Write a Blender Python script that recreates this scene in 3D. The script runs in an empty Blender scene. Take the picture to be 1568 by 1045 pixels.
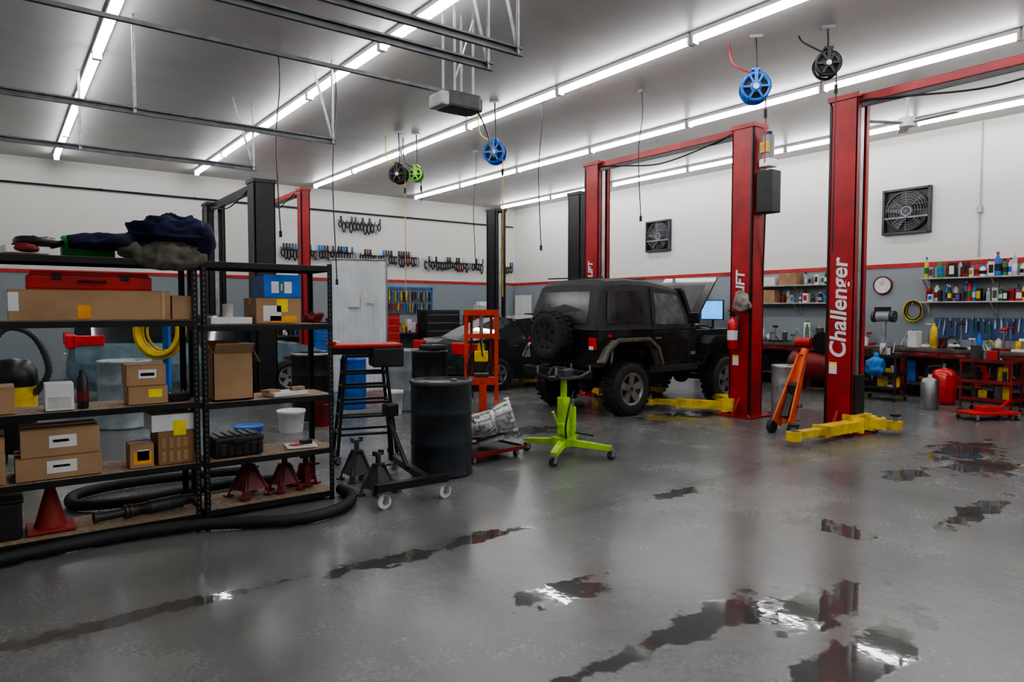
import bpy, bmesh, math, random
from mathutils import Vector, Matrix, noise, Euler
random.seed(7)
PI=math.pi
SC=bpy.context.scene
# ------------------------------------------------------------ materials
_m={}
def mat(name,col=(.5,.5,.5),rough=.5,metal=0.0,var=.12,scale=6.0,emit=0,coat=0,dirt=None):
    if name in _m: return _m[name]
    m=bpy.data.materials.new(name); m.use_nodes=True; nt=m.node_tree; N=nt.nodes; L=nt.links
    b=N['Principled BSDF']; b.inputs['Roughness'].default_value=rough; b.inputs['Metallic'].default_value=metal
    if coat: b.inputs['Coat Weight'].default_value=coat
    tc=N.new('ShaderNodeTexCoord'); nz=N.new('ShaderNodeTexNoise'); nz.inputs['Scale'].default_value=scale; nz.inputs['Detail'].default_value=2.5
    L.new(tc.outputs['Object'],nz.inputs['Vector'])
    cr=N.new('ShaderNodeValToRGB'); e=cr.color_ramp.elements
    c=Vector(col); d=Vector(dirt) if dirt else c*(1-var*2)
    e[0].position=.3; e[0].color=(*d,1); e[1].position=.62; e[1].color=(*[min(1,x*(1+var)) for x in c],1)
    L.new(nz.outputs['Fac'],cr.inputs['Fac']); L.new(cr.outputs['Color'],b.inputs['Base Color'])
    if emit:
        b.inputs['Emission Color'].default_value=(*col,1); b.inputs['Emission Strength'].default_value=emit
    _m[name]=m; return m
BLACK=mat('black_paint',(.014,.014,.015),.36); DARK=mat('dark_rubber',(.022,.022,.022),.65); MATTE=mat('black_plastic',(.025,.025,.027),.5)
RED=mat('red_lift_paint',(.38,.013,.018),.38,var=.15,scale=3); REDB=mat('bright_red',(.55,.02,.016),.4); REDD=mat('dark_red_paint',(.22,.011,.011),.45,dirt=(.08,.01,.01))
YEL=mat('yellow_paint',(.8,.56,.03),.42,dirt=(.42,.29,.03)); ORG=mat('orange_red_paint',(.68,.05,.015),.4); ORJ=mat('orange_jack_paint',(.8,.12,.015),.4); GRN=mat('lime_green_paint',(.42,.72,.03),.4,dirt=(.25,.45,.03))
BLU=mat('blue_plastic',(.012,.15,.58),.35); NAVY=mat('navy_cloth',(.012,.015,.055),.95,var=.3,scale=14); TAUPE=mat('gray_brown_cloth',(.11,.1,.08),.95,var=.3,scale=14)
STEEL=mat('bare_steel',(.42,.42,.43),.35,.9); GALV=mat('galvanized',(.4,.41,.42),.45,.6,scale=14); TRK=mat('track_steel',(.15,.155,.16),.5,.5,scale=8); ALU=mat('cast_aluminium',(.66,.66,.65),.42,.55,var=.2,scale=22)
GRAY=mat('gray_paint',(.3,.33,.35),.4); LGRAY=mat('light_gray_plastic',(.55,.55,.55),.45); WHITE=mat('white_paint',(.8,.8,.79),.5,var=.05); DGRAY=mat('dark_gray_metal',(.075,.075,.08),.45,.3)
CARD=mat('cardboard',(.42,.26,.145),.85,var=.08,scale=4); CARDD=mat('cardboard_dark',(.3,.17,.08),.85,var=.1); WOOD=mat('particle_board',(.36,.26,.18),.8,var=.15,scale=30,dirt=(.2,.14,.1))
TAPE=mat('packing_tape',(.5,.34,.18),.3); STICK=mat('yellow_sticker',(.95,.72,.03),.6); ORS=mat('orange_sticker',(.9,.38,.03),.6)
GLASS=mat('dark_glass',(.02,.024,.027),.06,coat=.5); CLOTHTOP=mat('soft_top_vinyl',(.036,.036,.038),.62,var=.2,scale=20)
JEEPB=mat('black_car_paint',(.014,.014,.013),.27,var=.25,coat=.4); PRIM=mat('primer_flare',(.16,.145,.12),.65,var=.2,scale=12); LAMP=mat('red_lens',(.75,.015,.01),.15)
BLUECAR=mat('bluegray_car_paint',(.15,.23,.28),.22,.3,coat=.6); BENCHW=mat('bench_top',(.1,.085,.075),.6,var=.3); RUST=mat('rusty_metal',(.08,.055,.04),.5,.6,var=.4,scale=15)
# ------------------------------------------------------------ builder
class B:
    def __init__(s,name,loc=(0,0,0),rz=0):
        s.n=name; s.v=[]; s.f=[]; s.mi=[]; s.sm=[]; s.mats=[]; s.M=Matrix.Identity(4); s.loc=loc; s.rz=rz
    def add(s,vs,fs,m,smooth=False):
        if m not in s.mats: s.mats.append(m)
        k=s.mats.index(m); o=len(s.v)
        s.v+= [s.M@Vector(v) for v in vs]
        for f in fs: s.f.append([o+i for i in f]); s.mi.append(k); s.sm.append(smooth)
        return s
    def box(s,c,d,m,bev=0,rot=None):
        hx,hy,hz=d[0]/2,d[1]/2,d[2]/2
        R=Euler(rot).to_matrix() if rot else Matrix.Identity(3)
        c=Vector(c)
        if bev<=0:
            vs=[Vector((x*hx,y*hy,z*hz)) for x in(-1,1) for y in(-1,1) for z in(-1,1)]
            fs=[(0,1,3,2),(4,6,7,5),(0,4,5,1),(2,3,7,6),(0,2,6,4),(1,5,7,3)]
        else:
            bm=bmesh.new(); bmesh.ops.create_cube(bm,size=1)
            for v in bm.verts: v.co=Vector((v.co.x*d[0],v.co.y*d[1],v.co.z*d[2]))
            bmesh.ops.bevel(bm,geom=bm.edges[:],offset=min(bev,min(d)*.45),segments=2,affect='EDGES',profile=.6)
            bm.verts.index_update(); vs=[v.co.copy() for v in bm.verts]; fs=[[v.index for v in f.verts] for f in bm.faces]; bm.free()
        return s.add([R@v+c for v in vs],fs,m)
    def b2(s,a,b,m,bev=0):
        return s.box([(a[i]+b[i])/2 for i in range(3)],[abs(b[i]-a[i]) for i in range(3)],m,bev)
    def cyl(s,p,q,r,m,r2=None,seg=16,caps=True,smooth=True):
        p,q=Vector(p),Vector(q); r2=r if r2 is None else r2
        z=(q-p).normalized(); x=z.orthogonal().normalized(); y=z.cross(x)
        vs=[]
        for c,rr in((p,r),(q,r2)):
            for i in range(seg):
                a=2*PI*i/seg; vs.append(c+(x*math.cos(a)+y*math.sin(a))*rr)
        s.add(vs,[(i,(i+1)%seg,seg+(i+1)%seg,seg+i) for i in range(seg)],m,smooth)
        if caps: s.add(vs,[list(range(seg))[::-1],list(range(seg,2*seg))],m)
        return s
    def beam(s,p,q,w,h,m,w2=None,h2=None):
        p,q=Vector(p),Vector(q); z=(q-p).normalized(); up=Vector((0,0,1))
        if abs(z.z)>.98: up=Vector((0,1,0))
        x=z.cross(up).normalized(); y=x.cross(z); w2=w2 or w; h2=h2 or h
        vs=[]
        for c,a,b in((p,w,h),(q,w2,h2)):
            for i,j in((-1,-1),(1,-1),(1,1),(-1,1)): vs.append(c+x*i*a/2+y*j*b/2)
        return s.add(vs,[(0,1,2,3),(4,7,6,5),(0,4,5,1),(1,5,6,2),(2,6,7,3),(3,7,4,0)],m)
    def tube(s,pts,r,m,seg=8,spline=True,rf=None,closed=False,sub=6):
        P=[Vector(p) for p in pts]
        if spline and len(P)>2:
            Q=[]; n=len(P)
            rng=n if closed else n-1
            for i in range(rng):
                if closed: a,b,c,d=P[(i-1)%n],P[i],P[(i+1)%n],P[(i+2)%n]
                else: a,b,c,d=P[max(i-1,0)],P[i],P[i+1],P[min(i+2,n-1)]
                for k in range(sub):
                    t=k/sub
                    Q.append(.5*((2*b)+(c-a)*t+(2*a-5*b+4*c-d)*t*t+(3*b-a-3*c+d)*t**3))
            if not closed: Q.append(P[-1])
            P=Q
        n=len(P); vs=[]; x=None
        for i in range(n):
            t=(P[(i+1)%n]-P[i-1]) if closed else (P[min(i+1,n-1)]-P[max(i-1,0)])
            t.normalize()
            if x is None: x=t.orthogonal().normalized()
            x=(x-t*x.dot(t)).normalized(); y=t.cross(x); rr=r*(rf(i) if rf else 1)
            for k in range(seg):
                a=2*PI*k/seg; vs.append(P[i]+(x*math.cos(a)+y*math.sin(a))*rr)
        fs=[]
        for i in range(n if closed else n-1):
            j=(i+1)%n
            for k in range(seg): fs.append((i*seg+k,i*seg+(k+1)%seg,j*seg+(k+1)%seg,j*seg+k))
        s.add(vs,fs,m,True)
        if not closed: s.add(vs,[list(range(seg))[::-1],list(range((n-1)*seg,n*seg))],m)
        return s
    def lathe(s,prof,o,m,seg=24,axis='Z',smooth=True,caps=True):
        o=Vector(o); vs=[]
        for r,z in prof:
            for i in range(seg):
                a=2*PI*i/seg; p=(r*math.cos(a),r*math.sin(a),z)
                if axis=='Y': p=(p[0],p[2],p[1])
                if axis=='X': p=(p[2],p[0],p[1])
                vs.append(o+Vector(p))
        fs=[]
        for j in range(len(prof)-1):
            for i in range(seg): fs.append((j*seg+i,j*seg+(i+1)%seg,(j+1)*seg+(i+1)%seg,(j+1)*seg+i))
        s.add(vs,fs,m,smooth)
        if caps and prof[0][0]>1e-2: s.add(vs,[list(range(seg))],m)
        if caps and prof[-1][0]>1e-2: s.add(vs,[list(range((len(prof)-1)*seg,len(prof)*seg))],m)
        return s
    def prism(s,poly,y0,y1,m):
        n=len(poly); vs=[(p[0],y0,p[1]) for p in poly]+[(p[0],y1,p[1]) for p in poly]
        return s.add(vs,[list(range(n)),list(range(n,2*n))[::-1]]+[(i,(i+1)%n,n+(i+1)%n,n+i) for i in range(n)],m)
    def strip(s,pts,y0,y1,t,m):
        n=len(pts); vs=[]
        for i,p in enumerate(pts):
            a=Vector(pts[max(i-1,0)]); b=Vector(pts[min(i+1,n-1)]); d=(b-a).normalized(); nn=Vector((-d.y,d.x))*t
            vs+=[(p[0],y0,p[1]),(p[0],y1,p[1]),(p[0]+nn.x,y1,p[1]+nn.y),(p[0]+nn.x,y0,p[1]+nn.y)]
        fs=[(0,1,2,3),(4*n-4,4*n-1,4*n-2,4*n-3)]
        for i in range(n-1):
            for k in range(4): fs.append((4*i+k,4*i+(k+1)%4,4*i+4+(k+1)%4,4*i+4+k))
        return s.add(vs,fs,m)
    def blob(s,c,d,m,p=3.0,amp=.02,fr=6,seg=28,rings=16,seed=0,fold=None):
        vs=[]
        def se(v,e): return math.copysign(abs(v)**e,v)
        e=2/p
        for j in range(rings+1):
            ph=-PI/2+PI*j/rings
            for i in range(seg):
                a=2*PI*i/seg
                q=Vector((se(math.cos(ph),e)*se(math.cos(a),e)*d[0]/2,se(math.cos(ph),e)*se(math.sin(a),e)*d[1]/2,se(math.sin(ph),e)*d[2]/2))
                w=q+Vector(c)+Vector((seed*3.1,0,0))
                if fold:
                    u=Vector((w.x*fold[0],w.y*fold[1],w.z*fold[2]))
                    nn=amp*(1.2-3.2*abs(noise.noise(u)))+amp*.5*noise.noise(u*2.3)
                else: nn=noise.noise(w*fr)*amp*2+noise.noise(w*fr*2.7)*amp
                qq=q.normalized() if q.length>0 else q
                vs.append(Vector(c)+q+Vector((qq.x*nn,qq.y*nn,nn*.8*(1 if q.z>0 else .2))))
        fs=[(j*seg+i,j*seg+(i+1)%seg,(j+1)*seg+(i+1)%seg,(j+1)*seg+i) for j in range(rings) for i in range(seg)]
        return s.add(vs,fs,m,True)
    def done(s,parent=None):
        me=bpy.data.meshes.new(s.n); me.from_pydata([tuple(v) for v in s.v],[],s.f)
        for m in s.mats: me.materials.append(m)
        me.polygons.foreach_set('material_index',s.mi); me.polygons.foreach_set('use_smooth',s.sm)
        bm=bmesh.new(); bm.from_mesh(me); bmesh.ops.recalc_face_normals(bm,faces=bm.faces[:]); bm.to_mesh(me); bm.free()
        me.update()
        o=bpy.data.objects.new(s.n,me); SC.collection.objects.link(o); o.location=s.loc; o.rotation_euler=(0,0,s.rz)
        if parent: o.parent=parent
        return o
# ------------------------------------------------------------ camera
H=1.57
cam=bpy.data.cameras.new('camera'); co=bpy.data.objects.new('camera',cam); SC.collection.objects.link(co)
co.location=(0,0,H); co.rotation_euler=(PI/2-math.atan(48/1045),0,-math.atan(789/1045)); cam.lens=24; SC.camera=co
# ------------------------------------------------------------ room
XL,XR,YF,YB,ZC=-3.0,13.95,-5.0,18.35,4.9
def wallmat():
    m=bpy.data.materials.new('painted_wall'); m.use_nodes=True; nt=m.node_tree; N=nt.nodes; L=nt.links; b=N['Principled BSDF']
    tc=N.new('ShaderNodeTexCoord'); sp=N.new('ShaderNodeSeparateXYZ'); L.new(tc.outputs['Object'],sp.inputs[0])
    cr=N.new('ShaderNodeValToRGB'); cr.color_ramp.interpolation='CONSTANT'
    mr=N.new('ShaderNodeMath'); mr.operation='DIVIDE'; mr.inputs[1].default_value=4.9; L.new(sp.outputs['Z'],mr.inputs[0])
    e=cr.color_ramp.elements; e[0].position=0; e[0].color=(.3,.34,.37,1); e[1].position=2.38/4.9; e[1].color=(.84,.83,.79,1)
    L.new(mr.outputs[0],cr.inputs['Fac'])
    nz=N.new('ShaderNodeTexNoise'); nz.inputs['Scale'].default_value=1.2; nz.inputs['Detail'].default_value=3; L.new(tc.outputs['Object'],nz.inputs['Vector'])
    mx=N.new('ShaderNodeMix'); mx.data_type='RGBA'; mx.blend_type='MULTIPLY'; mx.inputs[0].default_value=.07
    L.new(cr.outputs['Color'],mx.inputs[6]); L.new(nz.outputs['Fac'],mx.inputs[7]); L.new(mx.outputs[2],b.inputs['Base Color'])
    b.inputs['Roughness'].default_value=.55
    return m
WM=wallmat()
def wall(n,a,b): B(n).b2(a,b,WM).done()
wall('wall_right',(XR,YF,0),(XR+.2,YB,ZC)); wall('wall_back',(XL,YB,0),(XR,YB+.2,ZC)); wall('wall_left',(XL-.2,YF,0),(XL,YB,ZC)); wall('wall_front',(XL,YF-.2,0),(XR,YF,ZC))
cm=mat('ceiling_panel',(.46,.445,.43),.38,var=.04,scale=1.5); B('ceiling').b2((XL-.2,YF-.2,ZC),(XR+.2,YB+.2,ZC+.1),cm).done()
STR=mat('red_stripe',(.5,.035,.035),.5)
B('trim_1').b2((XR-.015,YF,2.38),(XR-.001,YB,2.46),STR).done(); B('trim_2').b2((XL,YB-.015,2.38),(XR,YB-.001,2.46),STR).done()
def floormat():
    m=bpy.data.materials.new('polished_concrete'); m.use_nodes=True; nt=m.node_tree; N=nt.nodes; L=nt.links; b=N['Principled BSDF']
    tc=N.new('ShaderNodeTexCoord'); O=tc.outputs['Object']
    def nz(sc,det=4,ro=.6,dist=0):
        n=N.new('ShaderNodeTexNoise'); n.inputs['Scale'].default_value=sc; n.inputs['Detail'].default_value=det; n.inputs['Roughness'].default_value=ro; n.inputs['Distortion'].default_value=dist; L.new(O,n.inputs['Vector']); return n
    def M(op,a,bb=None,clamp=False):
        n=N.new('ShaderNodeMath'); n.operation=op; n.use_clamp=clamp
        for i,x in enumerate((a,bb)):
            if x is None: continue
            if isinstance(x,(int,float)): n.inputs[i].default_value=x
            else: L.new(x,n.inputs[i])
        return n.outputs[0]
    def ramp(f,st):
        c=N.new('ShaderNodeValToRGB'); e=c.color_ramp.elements
        e[0].position,e[0].color=st[0][0],(*st[0][1],1); e[1].position,e[1].color=st[-1][0],(*st[-1][1],1)
        for p,cc in st[1:-1]:
            x=e.new(p); x.color=(*cc,1)
        L.new(f,c.inputs['Fac']); return c.outputs['Color']
    big=nz(.45,2,.5); mid=nz(1.7,4,.5); fine=nz(38,3,.7)
    f=M('ADD',M('MULTIPLY',big.outputs['Fac'],.45),M('ADD',M('MULTIPLY',mid.outputs['Fac'],.32),M('MULTIPLY',fine.outputs['Fac'],.23)))
    col=ramp(f,[(.34,(.118,.12,.116)),(.5,(.158,.161,.158)),(.68,(.215,.218,.212))])
    wn=nz(5.5,3,.6)
    mn=None
    for (x,y,rx,ry) in [(2.62,3.83,.36,.09),(2.5,2.82,.3,.13),(4.7,3.75,.4,.08),(4.75,2.5,.16,.3),(2.9,2.1,.5,.13),(8.6,3.0,.7,.28),(3.45,1.85,.42,.16),(1.9,3.82,.36,.09),(7.9,2.55,.5,.28),(6.0,2.0,.6,.1),(.3,3.9,1.1,.07),(3.1,1.45,.6,.14),(8.0,6.5,.8,.3),(2.2,2.1,.5,.05),(5.4,6.9,.5,.25),(6.9,2.9,.35,.15)]:
        v=N.new('ShaderNodeVectorMath'); v.operation='SUBTRACT'; L.new(O,v.inputs[0]); v.inputs[1].default_value=(x,y,0)
        w=N.new('ShaderNodeVectorMath'); w.operation='MULTIPLY'; L.new(v.outputs[0],w.inputs[0]); w.inputs[1].default_value=(1/rx,1/ry,0)
        l=N.new('ShaderNodeVectorMath'); l.operation='LENGTH'; L.new(w.outputs[0],l.inputs[0])
        mn=l.outputs['Value'] if mn is None else M('MINIMUM',mn,l.outputs['Value'])
    d=M('ADD',mn,M('MULTIPLY',M('SUBTRACT',wn.outputs['Fac'],.5),3.4))
    wr=N.new('ShaderNodeMapRange'); wr.inputs['From Min'].default_value=1.1; wr.inputs['From Max'].default_value=.85; L.new(d,wr.inputs['Value']); wet=wr.outputs['Result']
    sr=N.new('ShaderNodeMapRange'); sr.inputs['From Min'].default_value=.72; sr.inputs['From Max'].default_value=.76; sp=nz(7,2,.5); L.new(sp.outputs['Fac'],sr.inputs['Value']); spots=sr.outputs['Result']
    s3=N.new('ShaderNodeSeparateXYZ'); L.new(O,s3.inputs[0])
    jy=M('ABSOLUTE',M('SUBTRACT',s3.outputs['Y'],3.88)); jx=M('ABSOLUTE',M('SUBTRACT',s3.outputs['X'],6.2))
    jm=M('MAXIMUM',M('LESS_THAN',jy,.004),M('LESS_THAN',jx,.003))
    st=N.new('ShaderNodeMapRange'); st.inputs['From Min'].default_value=.26; st.inputs['From Max'].default_value=.06; L.new(M('ADD',jy,M('MULTIPLY',mid.outputs['Fac'],.25)),st.inputs['Value'])
    dark=M('MAXIMUM',M('MAXIMUM',M('MULTIPLY',wet,.62),M('MULTIPLY',spots,.35)),M('MAXIMUM',M('MULTIPLY',jm,.5),M('MULTIPLY',st.outputs['Result'],.3)),True)
    mx=N.new('ShaderNodeMix'); mx.data_type='RGBA'; L.new(dark,mx.inputs[0]); L.new(col,mx.inputs[6]); mx.inputs[7].default_value=(.028,.026,.023,1)
    L.new(mx.outputs[2],b.inputs['Base Color'])
    rr=N.new('ShaderNodeMapRange'); rr.inputs['From Min'].default_value=.3; rr.inputs['From Max'].default_value=.7; rr.inputs['To Min'].default_value=.16; rr.inputs['To Max'].default_value=.34; L.new(f,rr.inputs['Value'])
    ro=M('MULTIPLY',rr.outputs['Result'],M('SUBTRACT',1,M('MULTIPLY',wet,.85))); L.new(ro,b.inputs['Roughness'])
    bp=N.new('ShaderNodeBump'); bp.inputs['Distance'].default_value=.01; L.new(M('MULTIPLY',M('SUBTRACT',1,M('MULTIPLY',wet,.8)),.16),bp.inputs['Strength'])
    bn=nz(14,2,.5); L.new(bn.outputs['Fac'],bp.inputs['Height']); L.new(bp.outputs['Normal'],b.inputs['Normal'])
    return m
B('floor').b2((XL-.2,YF-.2,-.1),(XR+.2,YB+.2,0),floormat()).done()
d=B('door_1'); d.b2((XR-.04,17.3,0),(XR-.002,18.3,2.12),GRAY); d.b2((XR-.06,17.38,.02),(XR-.03,18.22,2.05),WHITE,.005); d.cyl((XR-.06,17.5,1),(XR-.12,17.5,1),.03,STEEL); d.done()
# ------------------------------------------------------------ lights
TUBE=mat('fluorescent_tube',(.985,.99,1),.5,var=0,emit=23)
for x in (1.12,3.9,6.8,9.8,12.9):
    b=B('ceiling_light'); y=-4.4
    while y<17.6:
        b.b2((x-.06,y,ZC-.05),(x+.06,y+2.42,ZC-.002),WHITE)
        b.cyl((x,y+.05,ZC-.09),(x,y+2.37,ZC-.09),.038,TUBE,seg=5,smooth=False,caps=False)
        b.b2((x-.05,y,ZC-.135),(x+.05,y+.03,ZC-.05),WHITE); b.b2((x-.05,y+2.39,ZC-.135),(x+.05,y+2.42,ZC-.05),WHITE)
        y+=2.45
    b.done()
# ------------------------------------------------------------ lifts
def lift(name,x,y0,y1,h,pm,arms,bm=True,pw=.3,pd=.36,power=None):
    b=B(name,(x,0,0))
    for y,sg,al in((y0,1,arms[0]),(y1,-1,arms[1])):
        yb=y-sg*pd/2; yo=y+sg*pd/2
        b.b2((-pw/2,yb,0),(pw/2,yb+sg*.03,h),pm,.004)
        for sx in(-1,1):
            b.b2((sx*pw/2,yb,0),(sx*(pw/2-.025),yo,h),pm,.004)
            b.b2((sx*pw/2,yo-sg*.02,0),(sx*(pw/2-.07),yo,h),pm)
        b.b2((-pw/2+.03,yb+sg*.03,.3),(pw/2-.03,yo-sg*.04,h-.2),BLACK)
        b.b2((-.04,yo-sg*.05,.2),(.04,yo-sg*.015,h-.1),STEEL)
        b.b2((-.33,y-.3,0),(.33,y+.3,.025),pm,.004)
        b.b2((-pw/2-.02,y-pd/2-.02,h-.06),(pw/2+.02,y+pd/2+.02,h),pm)
        for a in((-.27,-.24),(.27,-.24),(-.27,.24),(.27,.24)): b.cyl((a[0],y+a[1],.02),(a[0],y+a[1],.06),.02,STEEL,seg=6)
        if pm is RED and pw>.25: b.b2((-pw/2-.003,y+.02,.75),(-pw/2,y+.12,.9),WHITE); b.b2((-pw/2-.004,y+.02,.87),(-pw/2,y+.12,.9),STICK)
        b.b2((-pw/2-.012,yb+sg*.01,.1),(-pw/2,yb+sg*.035,h-.1),BLACK)
        for sx in(-1,1):
            b.add([(sx*pw/2,y-.02,.02),(sx*pw/2,y+.02,.02),(sx*.32,y+.02,.02),(sx*.32,y-.02,.02),(sx*pw/2,y-.02,.28),(sx*pw/2,y+.02,.28)],[(0,1,2,3),(0,4,5,1),(4,3,2,5),(0,3,4),(1,5,2)],pm)
        if al:
            b.b2((-.19,yo-sg*.1,.05),(.19,yo+sg*.1,.25),YEL,.01)
            b.b2((-.12,yo-sg*.1,.25),(.12,yo+sg*.03,.75),BLACK,.01)
        for (tx,ty) in al:
            p=Vector(((.16 if tx>x else -.16),yo+sg*.07,.13)); q=Vector((tx-x,ty,.13)); mid=p.lerp(q,.6)
            b.beam(p,mid,.17,.12,YEL); b.beam(mid-(q-p)*.1,q,.11,.08,YEL); b.beam(mid-(q-p).normalized()*.03,mid+(q-p).normalized()*.01,.19,.14,YEL)
            b.cyl((q.x,q.y,.07),(q.x,q.y,.17),.085,YEL); b.cyl((q.x,q.y,.17),(q.x,q.y,.23),.03,STEEL); b.cyl((q.x,q.y,.23),(q.x,q.y,.26),.06,DARK)
            b.cyl((p.x,p.y,.04),(p.x,p.y,.22),.09,YEL)
    if bm:
        b.b2((-.09,min(y0,y1),h-.12),(.09,max(y0,y1),h-.02),pm,.006)
        b.b2((-.12,min(y0,y1)+.2,h-.19),(-.09,max(y0,y1)-.2,h-.14),BLACK)
        b.tube([(-.13,y0+.2,h-.1),(-.14,y0+.8,h-.22),(-.14,(y0+y1)/2,h-.3),(-.14,y1-.8,h-.2),(-.13,y1-.2,h-.1)],.012,DARK)
    if power is not None:
        b.b2((-.12,power-.02,2.95),(.12,power-.27,3.55),MATTE,.02); b.b2((-.09,power-.04,3.6),(.09,power-.22,3.72),STEEL,.01)
        b.cyl((0,power-.13,3.72),(0,power-.13,4.05),.085,GRAY,seg=20); b.cyl((0,power-.13,4.05),(0,power-.13,4.1),.06,BLACK)
        b.b2((-.1,power-.2,3.8),(-.06,power-.06,3.95),YEL)
        b.tube([(0,power-.1,3.0),(.05,power-.06,2.6),(.1,power-.02,2.3),(.12,power,1.9)],.012,DARK)
    return b.done()
L3=lift('two_post_lift',8.85,5.97,9.13,4.25,RED,([(8.2,7.25),(9.65,7.15)],[(8.2,8.2),(9.6,8.25)]),power=5.79)
L4=lift('two_post_lift',8.68,1.2,4.41,4.25,RED,([],[(7.25,4.25),(8.98,3.9)]))
lift('two_post_lift',9.35,10.15,13.0,3.9,BLACK,([(8.6,11.0)],[(8.9,12.3),(10,12.3)]),pw=.3,pd=.34,bm=False)
lift('two_post_lift',3.8,12.4,15.7,3.85,BLACK,([(3.2,13.4)],[]),pw=.36,pd=.4)
lift('two_post_lift',5.5,14.95,17.35,4.25,RED,([],[]),pw=.2,pd=.25)
def text(s,par,loc,size,m,rot):
    c=bpy.data.curves.new('lettering','FONT'); c.body=s; c.size=size; c.extrude=.002; c.offset=.006; o=bpy.data.objects.new('lettering',c); SC.collection.objects.link(o)
    c.align_x='CENTER'; c.align_y='CENTER'; c.shear=.15; o.location=loc; o.rotation_euler=rot; o.parent=par; c.materials.append(m); return o
Rm=Matrix(((0,0,-1),(0,1,0),(1,0,0)))
Rm=Matrix(((0,0,-1),(0,1,0),(1,0,0)))
text('Challenger',L4,(-.158,4.41,1.58),.29,WHITE,Rm.to_euler())
text('LIFT',L3,(-.158,5.97,1.95),.2,WHITE,Rm.to_euler()); text('LIFT',L3,(-.158,9.13,2.3),.16,WHITE,Rm.to_euler())
# ------------------------------------------------------------ wheels
def wheel(b,c,r,w,rim,m=DARK,rr=.6,spk=5,side=-1,knob=True):
    c=Vector(c); R=r*rr
    b.lathe([(R,-w/2+.01),(R+.02,-w/2),(r*.88,-w/2),(r*.96,-w/2+.02),(r,-w/2+.05),(r,w/2-.05),(r*.96,w/2-.02),(r*.88,w/2),(R+.02,w/2),(R,w/2-.01)],c,m,32,'Y',caps=False)
    if knob:
        for i in range(26):
            a=2*PI*i/26
            for s in(-1,1):
                M0=b.M.copy(); b.M=b.M@Matrix.Translation(c)@Matrix.Rotation(a+(s*.06),4,'Y'); b.box((0,s*w*.3,r+.003),(.055,w*.34,.016),m); b.M=M0
    b.lathe([(R,side*w*.45),(R*.95,side*w*.2),(R*.3,side*w*.1),(.001,side*w*.1)],c,DGRAY,24,'Y',caps=False); b.lathe([(R,-side*w*.4),(.001,-side*w*.2)],c,DGRAY,24,'Y',caps=False)
    for i in range(spk):
        a=2*PI*i/spk
        M0=b.M.copy(); b.M=b.M@Matrix.Translation(c)@Matrix.Rotation(a,4,'Y')
        b.beam((0,side*w*.3,0),(0,side*w*.42,R*.97),R*.34,.03,rim,R*.5,.03); b.M=M0
    b.lathe([(R*1.03,side*w*.47),(R*.9,side*w*.47),(R*.88,side*w*.3)],c,rim,28,'Y',caps=False)
    b.cyl(c+Vector((0,side*w*.2,0)),c+Vector((0,side*w*.44,0)),R*.22,rim); b.cyl(c+Vector((0,side*w*.44,0)),c+Vector((0,side*w*.46,0)),R*.12,BLACK)
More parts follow.
